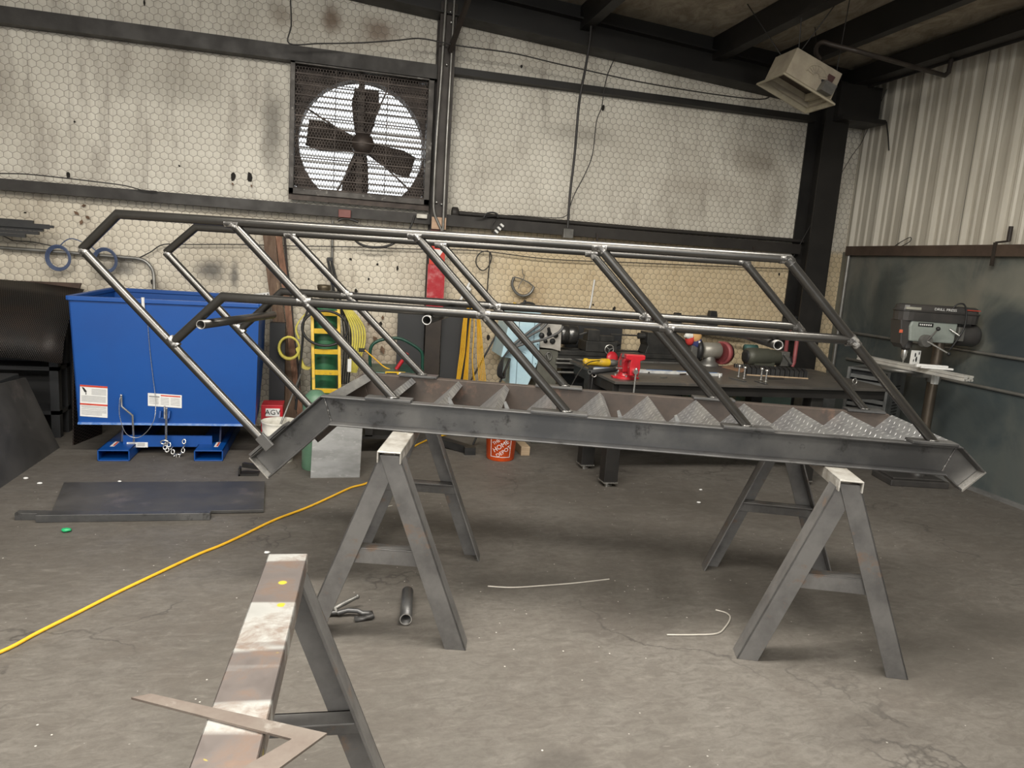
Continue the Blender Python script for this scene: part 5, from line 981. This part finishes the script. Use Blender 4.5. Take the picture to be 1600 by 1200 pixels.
b = MB(); b.box(-.385, -.36, -.082, -.074, 1.225, 1.25); b.build('switch', mat('orange_switch', (.7, .15, .08), .4), h)
b = MB(); b.lathe([(.045, 1.105), (.045, 1.17)], (-.27, 0, 0)); b.lathe([(.02, 1.085), (.032, 1.09), (.034, 1.11)], (-.27, 0, 0)); b.build('quill', DPBLK, t)
b = MB(); b.lathe([(.0, .995), (.006, .995), (.01, 1.01), (.02, 1.025), (.024, 1.04), (.024, 1.075), (.019, 1.095)], (-.27, 0, 0), (0, 0, 1), 18); b.build('chuck', ZINC, t)
b = MB(); b.lathe([(.003, .95), (.004, 1.0)], (-.27, 0, 0), (0, 0, 1), 8); b.build('drill_bit', ZINC, t)
b = MB(); prf = []
def racetrack(z, g):
    pts = []
    for x0, r0, a0 in ((.16, .105, -PI/2), (-.30, .10, PI/2)):
        for i in range(9): a = a0+PI*i/8; pts.append(V((x0+math.cos(a)*(r0+g), math.sin(a)*(r0+g), z)))
    return pts
lv = [racetrack(1.325, -.004), racetrack(1.395, 0), racetrack(1.40, .008), racetrack(1.405, .008), racetrack(1.41, -.004), racetrack(1.445, -.012), racetrack(1.455, -.03)]; n = len(lv[0])
b.add([p for l in lv for p in l], [(i*n+j, i*n+(j+1) % n, (i+1)*n+(j+1) % n, (i+1)*n+j) for i in range(len(lv)-1) for j in range(n)]+[tuple(range(n)), tuple(range((len(lv)-1)*n, len(lv)*n))]); cv = b.build('belt_cover', DPBLK, t)
vs, fs = text_mesh('DRILL PRESS', .034, .0005); b = MB(); b.add([V((-.06+v.x*.98, -.1045-v.z, 1.426+v.y*.8)) for v in vs], fs); b.build('cover_lettering', WHITE, cv)
b = MB(); b.box(.1, .22, -.106, -.103, 1.432, 1.438); b.build('red_stripe', REDL, cv)
b = MB(); b.box(-.37, -.25, -.099, -.09, 1.412, 1.432); b.build('cover_badge', mat('dull_cream_badge', (.4, .39, .33), .5), cv)
b = MB(); b.use(0).box(-.25, -.13, -.093, -.089, 1.285, 1.315); b.use(1)
for k in range(6): b.box(-.24+k*.017, -.23+k*.017, -.0945, -.093, 1.294, 1.306)
b.build('name_plate', [BLACK, WHITE], t)
b = MB(); b.lathe([(.045, -.13), (.05, -.12), (.05, -.08)], (-.18, 0, 1.175), (0, 1, 0), 20); b.build('feed_hub', CAST, t)
for a, l in ((1.25, .11), (-.55, .16), (2.9, .0)):
    if l: b = MB(); c = V((-.18, -.125, 1.175)); e = c+V((math.cos(a)*l*1.15, -.05, math.sin(a)*l)); b.tube([c, e], .007, 8); hn = b.build('feed_handle', ZINC if a < 0 else CAST, t); b = MB(); b.ball(e, .017, 10); b.build('knob', BLACK, hn)
b = MB(); b.tube([(-.0, -.1, 1.28), (.06, -.14, 1.235)], .008, 8); b.build('lock_lever', ZINC, t)
b = MB(); b.lathe([(.05, .11), (.085, .115), (.09, .13), (.09, .26), (.08, .28), (.05, .285)], (0, 0, 1.235), (1, 0, 0), 24); b.box(.1, .2, -.05, .05, 1.30, 1.34); b.build('motor', DPBLK, t)
b = MB(); b.box(.07, .12, -.11, -.06, 1.19, 1.3); b.build('switch_box', CAST, t, .004)
b = MB(); b.tube(smooth_path([(-.01, -.09, 1.41), (.02, -.1, 1.47), (.07, -.11, 1.48), (.1, -.115, 1.42), (.1, -.12, 1.3), (.06, -.12, 1.2), (.03, -.1, 1.12)], 6), .006, 6); b.build('power_cord', BLACK, t)
t.location = DP; t.rotation_euler = (0, 0, DR)
# aluminium extrusions across the drill table
for k, (x, l) in enumerate(((4.405, 'left of two long aluminium extrusions lying across the drill press table'), (4.452, 'right of two long aluminium extrusions lying across the drill press table'))):
    b = MB(); y0, y1 = 4.14+.0*k, 5.24; z0 = .94; s = .04
    b.prism([(x-s/2, y0, z0), (x-.006, y0, z0), (x-.006, y0, z0+.006), (x-.012, y0, z0+.012), (x+.012, y0, z0+.012), (x+.006, y0, z0+.006), (x+.006, y0, z0), (x+s/2, y0, z0), (x+s/2, y0, z0+s*.36), (x+s/2-.006, y0, z0+s*.36), (x+s/2-.006, y0, z0+s*.64), (x+s/2, y0, z0+s*.64), (x+s/2, y0, z0+s), (x+.006, y0, z0+s), (x+.006, y0, z0+s-.006), (x-.006, y0, z0+s-.006), (x-.006, y0, z0+s), (x-s/2, y0, z0+s), (x-s/2, y0, z0+s*.64), (x-s/2+.006, y0, z0+s*.64), (x-s/2+.006, y0, z0+s*.36), (x-s/2, y0, z0+s*.36)], (0, y1-y0, 0)); single('aluminium_extrusion', b, ALU, l, 'extrusion', 'extrusions on the drill table')
c = at(1463, 576, z=.985); b = MB(); b.bar(c+V((-.12, .03, .005)), c+V((.1, -.05, .005)), .03, .014); b.bar(c+V((-.12, .075, .012)), c+V((.1, -.0, .012)), .03, .024); single('aluminium_stop', b, WHITE, 'short white aluminium blocks lying across the two extrusions', 'block', bevel=.002)
b = MB(); q = at(1450, 573, z=.985); q = V((4.50, 4.71, .98)); b.use(0).box(q.x-.045, q.x+.03, q.y, q.y+.02, .98, 1.09); b.use(1)
for u, v, r_ in ((-.02, .075, .012), (-.005, .04, .016), (.015, .09, .009), (-.03, .03, .008)): b.ball((q.x+u, q.y-.001, .98+v), r_, 8, (.6, .15, 1.4), .2)
single('pattern_card', b, [WHITE, BLACK], 'white card with black marks standing on the extrusions by the drill column', 'card')
b = MB(); q = at(1462, 592, y=4.55); b.box(q.x-.022, q.x+.022, 4.54, 4.57, .85, .94); b.box(q.x-.008, q.x+.008, 4.536, 4.54, .85, .94); single('clamp_extrusion', b, WHITE, 'short upright white extrusion clamped under the two long ones', 'extrusion')

# louvred heater cabinet behind the drill press
c0 = V((4.60, 5.06, 0)); dl = V((-.17, .30, 0)).normalized(); dr = V((.30, .17, 0)).normalized(); TOP = .86
t = thing('louvred_cabinet', 'grey louvred metal cabinet standing behind the drill press', 'cabinet', c0)
b = MB(); Lc, Rc = .36, .38
b.prism([c0, c0+dl*Lc, c0+dl*Lc+dr*Rc, c0+dr*Rc], (0, 0, .02)); b.prism([c0+V((0, 0, TOP-.02)), c0+dl*Lc+V((0, 0, TOP-.02)), c0+dl*Lc+dr*Rc+V((0, 0, TOP-.02)), c0+dr*Rc+V((0, 0, TOP-.02))], (0, 0, .02))
b.prism([c0+dr*.01, c0+dr*Rc, c0+dr*Rc+V((0, 0, TOP)), c0+dr*.01+V((0, 0, TOP))], dl*.012); b.prism([c0+dl*Lc, c0+dl*Lc+dr*Rc, c0+dl*Lc+dr*Rc+V((0, 0, TOP)), c0+dl*Lc+V((0, 0, TOP))], -dl*.012)
b.bar(c0+dl*.012, c0+dl*.012+V((0, 0, TOP)), .024, .024, dl); b.bar(c0+dl*(Lc-.015), c0+dl*(Lc-.015)+V((0, 0, TOP)), .03, .024, dl); b.build('casing', LBODY, t, .002)
b = MB(); b.prism([c0+dr*.05, c0+dl*Lc+dr*.05, c0+dl*Lc+dr*.05+V((0, 0, TOP-.02)), c0+dr*.05+V((0, 0, TOP-.02))], dr*.01); b.build('dark_inside', BLKSH, t)
b = MB(); z = .12
while z < TOP-.05: b.prism([c0+dl*.02+V((0, 0, z)), c0+dl*(Lc-.02)+V((0, 0, z)), c0+dl*(Lc-.02)+dr*.02+V((0, 0, z+.026)), c0+dl*.02+dr*.02+V((0, 0, z+.026))], (0, 0, .004)); z += .05
b.build('front_louvers', LBODY, t)
b = MB(); z = .3
while z < TOP-.12: b.prism([c0+dr*.13-dl*.002+V((0, 0, z)), c0+dr*.27-dl*.002+V((0, 0, z)), c0+dr*.27-dl*.002+V((0, 0, z+.012)), c0+dr*.13-dl*.002+V((0, 0, z+.012))], dl*.004); z += .028
b.build('side_vents', BLACK, t)
b = MB(); q = c0+dr*.29-dl*.004+V((0, 0, .33)); b.bar(q, q+V((0, 0, .05)), .008, .004); b.bar(q, q+dr*(-.03), .008, .004); b.build('yellow_mark', mat('yellow_tape', (.8, .45, .08), .5), t)

# small corner items
t = thing('shelf', 'narrow white shelf on the back wall behind the far mid rail', 'shelf', (3.6, 6.38, .96)); zs = at(1160, 513, y=6.3).z
b = MB(); q0, q1 = at(1052, 510, y=6.3), at(1262, 512, y=6.3); b.box(q0.x, 4.42, 6.22, YW, zs-.015, zs); b.build('board', mat('dirty_white_board', (.45, .42, .36), .6), t)
for px, w_, py, l in ((1061, .05, 489, 'left of two upright black boxes standing on the wall shelf'), (1116, .06, 486, 'right and taller of two upright black boxes on the wall shelf')):
    q = at(px, py, y=6.3); b = MB(); b.prism([(q.x-w_, 6.3, zs), (q.x+w_, 6.3, zs), (q.x+w_*.55, 6.3, q.z), (q.x-w_*.55, 6.3, q.z)], (0, .06, 0)); single('black_box', b, BLACK, l, 'box', bevel=.004)
q = at(1099, 493, y=6.3); b = MB(); b.box(q.x-.05, q.x+.05, 6.3, 6.35, zs, q.z); b.box(q.x-.04, q.x+.04, 6.295, 6.3, q.z-.02, q.z-.008); single('small_device', b, CAST, 'small grey device between the two black boxes on the shelf', 'device')
q = at(1243, 503, y=6.28); b = MB(); b.prism([(q.x-.11, 6.24, zs), (q.x+.085, 6.24, zs), (q.x+.085, 6.24, q.z+.05), (q.x+.0, 6.24, q.z+.06), (q.x-.06, 6.24, q.z+.045), (q.x-.12, 6.24, zs+.04)], (0, .14, 0)); single('dark_bag', b, BLKSH, 'dark rounded case at the right end of the wall shelf', 'case', bevel=.012)
b = MB()
for u in (0, .025): a, c = at(1248, 494, y=6.35)+V((u, 0, 0)), at(1262, 481, y=6.35)+V((u, 0, 0)); b.tube([a, c], .006, 6)
single('pencil_pair', b, mat('pale_yellow_pencil', (.6, .5, .2), .5), 'two pale yellow pencils sticking up behind the dark case', 'pencil')

# ================================================================== hanging gas heater
H1, H2, HT = V((3.18, 0, 3.085)), V((3.655, 0, 2.915)), V((3.29, 0, 3.285)); HR = V((3.70, 0, 3.15)); y0, y1 = 5.0, 5.36
t = thing('gas_heater', 'cream box-shaped gas heater hanging tilted below the ceiling at right', 'heater', (3.45, 5.18, 3.0))
def Yv(p, y): return V((p.x, y, p.z))
dn = (H1-HT); A_, B_ = H1+V((.035, 0, .012)), H2+V((-.025, 0, .03))
b = MB(); b.add([Yv(A_, y0+.03), Yv(B_, y0+.03), Yv(B_, y1-.05), Yv(A_, y1-.05), Yv(HT, y0+.03), Yv(HR, y0+.03), Yv(HR, y1-.05), Yv(HT, y1-.05)], [(4, 5, 6, 7), (0, 1, 5, 4), (1, 2, 6, 5), (2, 3, 7, 6), (3, 0, 4, 7)]); b.build('body', BEIGE, t)
dd = (H2-H1).normalized(); nd = V((dd.z, 0, -dd.x)); nd = nd if nd.z < 0 else -nd
def rect(ix, iy, h): return [Yv(H1, y0)+dd*ix+V((0, iy, 0))-nd*h, Yv(H2, y0)-dd*ix+V((0, iy, 0))-nd*h, Yv(H2, y1)-dd*ix-V((0, iy, 0))-nd*h, Yv(H1, y1)+dd*ix-V((0, iy, 0))-nd*h]
R_ = [rect(0, 0, -.006), rect(0, 0, .006), rect(.03, .03, .03), rect(.035, .035, .03), rect(.07, .07, .10)]
b = MB(); b.add([p for q in (R_[1], R_[0], rect(.012, .012, -.006), R_[4]) for p in q], [(k*4+i, k*4+(i+1) % 4, k*4+4+(i+1) % 4, k*4+4+i) for k in range(3) for i in range(4)])
b.add([p for q in (R_[1], R_[2]) for p in q], [(i, (i+1) % 4, 4+(i+1) % 4, 4+i) for i in range(4)]); b.build('reflector_hood', REFL, t)
b = MB(); b.prism(rect(.065, .065, .098), -nd*.008); b.build('burner_panel', mat('dark_burner', (.07, .055, .045), .6), t)
q = rect(.1, .1, .06); b = MB(); b.bar(q[1], q[2], .04, .05); b.build('burner_tube', REFL, t)
# shell shaped emblem pressed into the front
ec = Yv(HT, y0+.028)+(HR-HT)*.52+V((-.025, 0, -.11)); up_n = V((.30, 0, .95)).normalized(); ex_ = (HR-HT).normalized()
b = MB()
for i in range(9):
    a = PI*(i+.5)/9; o = ec+ex_*math.cos(a)*.025+up_n*math.sin(a)*.02; b.bar(o, ec+ex_*math.cos(a)*.088+up_n*math.sin(a)*.07, .012, .008, (0, 1, 0))
b.tube([ec+ex_*math.cos(PI*i/14)*.095+up_n*math.sin(PI*i/14)*.076 for i in range(15)], .006, 6); b.build('shell_emblem', BEIGE, t)
def hf(u, v): return Yv(HT, y0+.03)+(HR-HT)*u+dn*v
b = MB()
def face_box(u0, u1, v0, v1, m_, nm, dep=.012): b = MB(); b.prism([hf(u0, v0), hf(u1, v0), hf(u1, v1), hf(u0, v1)], (0, -dep, 0)); b.build(nm, m_, t)
face_box(.78, .92, .22, .46, FINE, 'dark_red_label', .006); face_box(.72, .80, .45, .56, BLACK, 'dark_slot', .006); face_box(.74, .98, .56, .92, CAST, 'control_box', .06)
wires = [((HT.x+.03, y0+.06), (3.26, 5.0)), ((HT.x+.03, y1-.1), (3.1, 5.5)), ((HR.x-.03, y0+.06), (3.55, 4.85)), ((HR.x-.03, y1-.1), (3.8, 5.6)), ((HT.x+.06, y0+.1), (3.5, 4.8))]
b = MB()
for k, ((xa, ya), (xb, yb_)) in enumerate(wires):
    f = (xa-HT.x)/(HR.x-HT.x); b.tube([(xa, ya, HT.z+(HR.z-HT.z)*f), (xb, yb_, cz(xb))], .004, 5)
b.tube(smooth_path([(2.9, 5.2, cz(2.9)-.02), (3.3, 5.0, cz(3.3)-.07), (3.7, 4.8, cz(3.7)-.02)], 6), .004, 5)
b.build('hanging_wire', CABLE, t)
b = MB(); g = [at(1281, 92, y=5.15), at(1275, 82, y=5.12), at(1277, 71, y=5.08), at(1286, 66, y=5.03), at(1300, 70, y=4.98), at(1340, 80, y=4.86)]
x_end = at(1476, 118, x=4.72); g += [x_end, at(1482, 113, x=4.74), at(1490, 78, x=4.77), at(1492, 66, x=4.78)]
b.tube(smooth_path(g[:6], 4)+g[6:], .017, 10); single('gas_pipe', b, BROWN, 'dark gas pipe from the hanging heater across to the right eave', 'pipe')

# ================================================================== cables, conduits and small wall items
def cable(name, pts, y, r, m_, label, cat, k=5): b = MB(); b.tube(strand(pts, 0, y, k), r, 6); return single(name, b, m_, label, cat)
cable('wall_cable', [(454, 0), (455, 40), (452, 68), (500, 68), (560, 67), (620, 63), (655, 60), (690, 66), (720, 72), (800, 83), (860, 97), (900, 106), (1000, 128), (1100, 145), (1180, 155), (1202, 152)], 6.15, .0055, CABLE, 'dark cable strung along the wall above the fan to the heater', 'cable')
cable('wall_cable', [(0, 271), (40, 272), (90, 277), (150, 284), (195, 290), (222, 297), (245, 299)], 6.28, .005, CABLE, 'thin dark cable sagging onto the middle wall rail at left', 'cable')
cable('wall_cable', [(215, 404), (235, 394), (256, 382), (300, 382), (380, 382), (440, 384), (560, 386), (640, 389), (700, 390), (760, 393), (860, 405), (1000, 411), (1120, 416), (1255, 421)], 6.38, .005, CABLE, 'thin dark cable running level behind the top handrails', 'cable')
cable('wall_cable', [(1308, 55), (1300, 70), (1262, 130)], 5.9, .004, CABLE, 'short dark wire behind the hanging heater', 'wire') if False else None
cable('wall_wire', [(960, 92), (950, 115), (944, 140), (940, 168), (932, 190), (926, 240), (915, 270), (897, 305), (890, 325)], 6.28, .0045, CABLE, 'thin wavy black wire hanging right of the drop conduit', 'wire')
cable('drop_conduit', [(943, 0), (931, 10), (925, 22), (922, 60), (915, 105), (905, 160), (898, 240), (891, 300), (887, 356)], 6.14, .011, CABLE, 'black conduit dropping from the roof beam to the junction box', 'conduit')
b = MB(); q0, q1 = at(880, 357, y=6.28), at(894, 373, y=6.28); b.box(q0.x, q1.x, 6.25, 6.32, q1.z, q0.z); single('junction_box', b, CAST, 'small grey junction box at the foot of the black drop conduit', 'box', bevel=.004)
cable('wall_wire', [(745, 341), (775, 337), (810, 337), (850, 340), (878, 340), (890, 332)], 6.27, .004, CABLE, 'thin wire lying along the middle rail left of the drop conduit', 'wire')
b = MB(); b.tube([at(716, 333, y=6.36), at(1000, 357, y=6.36), at(1255, 377, y=6.36)], .02, 10); b.lathe([(.045, 0), (.05, .01), (.05, .05), (.03, .06)], at(706, 332, y=6.36), (1, 0, 0), 14); single('rail_pipe', b, GIRT, 'dark capped pipe lying on the middle wall rail right of the column', 'pipe')
b = MB(); b.tube([at(0, 387, y=6.38), at(100, 394, y=6.38), at(212, 403.5, y=6.38)]+smooth_path([at(212, 403.5, y=6.38), at(225, 407, y=6.38), at(235, 416, y=6.38), at(240, 428, y=6.38), at(241, 452, y=6.36)], 5)[1:], .014, 8); single('bent_conduit', b, GREYP, 'grey conduit along the left wall bending down behind the hopper', 'conduit')
for px, py, l, tail in ((92, 403, 'coil of blue-grey wire on the left conduit nearest the picture edge', [(92, 386), (101, 377), (110, 373), (118, 374), (128, 378)]), (165, 407, 'coil of blue wire on the left conduit behind the handrail bend', [(150, 392), (140, 384), (130, 378)])):
    b = MB(); c = at(px, py, y=6.34)
    for k in range(4): r_ = .07+.006*k; b.tube([c+V((math.cos(a)*r_, -.006*k, math.sin(a)*r_*1.12)) for a in [2*PI*i/22 for i in range(22)]], .0048, 6, closed=True)
    b.tube(strand(tail, 0, 6.33), .0045, 6); single('wire_coil', b, BLUEC, l, 'coil')
cable('wall_wire', [(0, 366), (12, 372), (22, 376), (50, 378), (75, 383), (88, 386)], 6.34, .0045, CABLE, 'thin dark wire from the tube bundle to the blue-grey coil', 'wire')
b = MB(); b.tube(strand([(528, 345), (535, 342), (545, 342), (560, 347)], 0, 6.3), .012, 7); b.tube(strand([(552, 372), (562, 381), (578, 386), (598, 386), (612, 382), (620, 376)], 0, 6.3), .011, 7); single('cable_loop', b, CABLE, 'dark cable loop hanging below the fan behind the handrail', 'cable')
b = MB(); q0, q1 = at(529, 327, y=6.3), at(548, 341, y=6.3); b.box(q0.x, q1.x, 6.27, 6.33, q1.z, q0.z); single('red_switch_box', b, mat('faded_red_box', (.2, .06, .05), .5), 'faded red switch box under the fan on the rail', 'box', bevel=.004)
b = MB(); q0, q1 = at(651, 334, y=6.3), at(667, 342, y=6.3); b.box(q0.x, q1.x, 6.28, 6.33, q1.z, q0.z); single('white_switch_box', b, WPLAS, 'small white box on the rail at the lower right of the fan', 'box', bevel=.004)
cable('fan_lead', [(648, 336), (645, 346), (640, 358)], 6.3, .008, CABLE, 'short dark lead below the white box by the fan', 'cable')
cable('column_conduit', [(697, 0), (690, 110), (682, 220), (678, 300), (678, 330), (684, 347), (691, 362)], 6.21, .012, GREYP, 'left of two grey conduits running down the column beside the fan', 'conduit', 3)
cable('column_conduit', [(710, 0), (705, 95), (698, 220), (692, 360)], 6.21, .012, GREYP, 'right of two grey conduits running down the column beside the fan', 'conduit', 3)
b = MB()
for px, py in ((704, 19), (705, 35), (698, 101), (682, 316), (690, 319)): b.ball(at(px, py, y=6.225), .012, 8)
single('conduit_clip', b, ZINC, 'bright round clips along the column conduits', 'clip')['kind'] = 'stuff'
cable('wire_loop', [(763, 392), (752, 394), (745, 402), (744, 412), (750, 421), (757, 422), (764, 415), (768, 403), (766, 394)], 6.37, .0055, CABLE, 'black wire loop hanging under the rail right of the column', 'wire')
cable('black_lead', [(765, 394), (765, 410), (763, 430), (761, 458)], 6.36, .0055, CABLE, 'black lead hanging straight down from the wire loop', 'cable')
b = MB()
for k in range(4): b.tube(strand([(756, 340), (760, 334), (768, 332), (776, 334), (778, 340)], 0, 6.28-.012*k), .008, 6)
single('cable_coil', b, BLACK, 'small black cable coil on the middle rail right of the column', 'coil')
b = MB(); b.two = False
for k in range(6): a, c = at(785-2.2*k, 351+2.4*k, y=6.26), at(783-2.2*k, 353.4+2.4*k, y=6.26); b.use(k % 2); b.bar(a, c, .035, .035)
single('striped_connector', b, [WHITE, BLACK], 'black and white striped connector hanging from the middle rail', 'connector')
cable('wall_wire', [(774, 344), (769, 352), (769, 362), (775, 366)], 6.28, .005, CABLE, 'thin wire between the rail coil and the striped connector', 'wire')
b = MB(); b.tube(strand([(803, 433), (800, 445), (806, 457), (815, 462), (824, 461), (831, 455), (834, 448)], 0, 6.38), .013, 7); b.tube(strand([(834, 448), (825, 441), (812, 435), (803, 433)], 0, 6.38), .006, 6); b.tube(strand([(816, 420), (817, 428), (819, 430), (818, 435), (812, 444), (810, 451)], 0, 6.39), .004, 5); single('bent_rod', b, CAST, 'grey D-shaped bent rod hanging on the tan wall', 'rod')
b = MB(); b.tube(strand([(809, 478), (817, 474), (826, 473), (834, 476), (826, 480), (812, 480)], 0, 6.36), .012, 6); b.tube([at(818, 474, y=6.36), at(821, 469, y=6.36)], .012, 6); single('black_cord_coil', b, BLACK, 'black cord coil resting just above the far mid rail on the tan wall', 'cord')
b = MB(); b.tube([at(803, 478, y=6.37), at(805, 473, y=6.37)], .016, 8); single('yellow_plug', b, YEL, 'small yellow plug beside the black cord coil on the wall', 'plug')
b = MB(); b.tube([at(929, 437, y=6.42), at(923, 475, y=6.42), at(921, 482, y=6.42)], .009, 6); single('white_streak_strip', b, WHITE, 'thin white strip down the tan wall above the lathe', 'strip')
for px, l in ((933, 'left of two small dark straps under the middle rail'), (1178, 'right of two small dark straps under the middle rail')):
    a, c = at(px, 364+(px-933)*.085, y=6.3), at(px, 385+(px-933)*.08, y=6.3); b = MB(); b.bar(a, c, .02, .008, (0, 1, 0)); single('hanger_strap', b, BROWN, l, 'strap')
# right wall fittings
t_ = at(1555, 383, x=XR-.05); b = MB(); b.bar(t_+V((0, 0, .02)), t_+V((0, 0, -.16)), .03, .012, (1, 0, 0)); b.tube([t_+V((0, 0, .02)), t_+V((0, -.12, .03))], .008, 6); b.tube([t_+V((0, -.11, .03)), t_+V((0, -.11, .14))], .016, 8); single('wall_bracket', b, BROWN, 'brown bracket with small upright peg on the right wall rail', 'bracket')
t_ = at(1309, 393, x=XR-.05); b = MB(); b.bar(t_+V((0, 0, .0)), t_+V((0, 0, -.14)), .025, .01, (1, 0, 0)); single('rail_strap', b, GIRT, 'short strap hanging from the right wall rail by the corner column', 'strap')
b = MB(); b.tube(smooth_path([at(px, py, x=XR-.03) for px, py in ((1395, 387), (1403, 381), (1415, 374), (1423, 371), (1422, 377), (1412, 383), (1404, 386))], 5), .004, 5); single('wire_twist', b, CABLE, 'thin twisted wire lying on the right wall rail', 'wire')
b = MB(); b.tube([at(1386, 139, x=XR-.03), at(1345, 225, x=XR-.03), at(1330, 245, y=6.3), at(1262, 360, y=6.3), at(1240, 400, y=6.34)], .003, 5); single('guy_wire', b, CABLE, 'thin straight wire slanting from the right wall panel past the corner column', 'wire')
b = MB(); b.tube([at(1385, 190, x=XR-.02), at(1388, 215, x=XR-.03), at(1389, 235, x=XR-.02)], .006, 5); single('loose_strip', b, CABLE, 'short dark loose strip hanging on the ribbed panel', 'strip')

for o in list(bpy.data.objects):
    if '_o' in o: del o['_o']
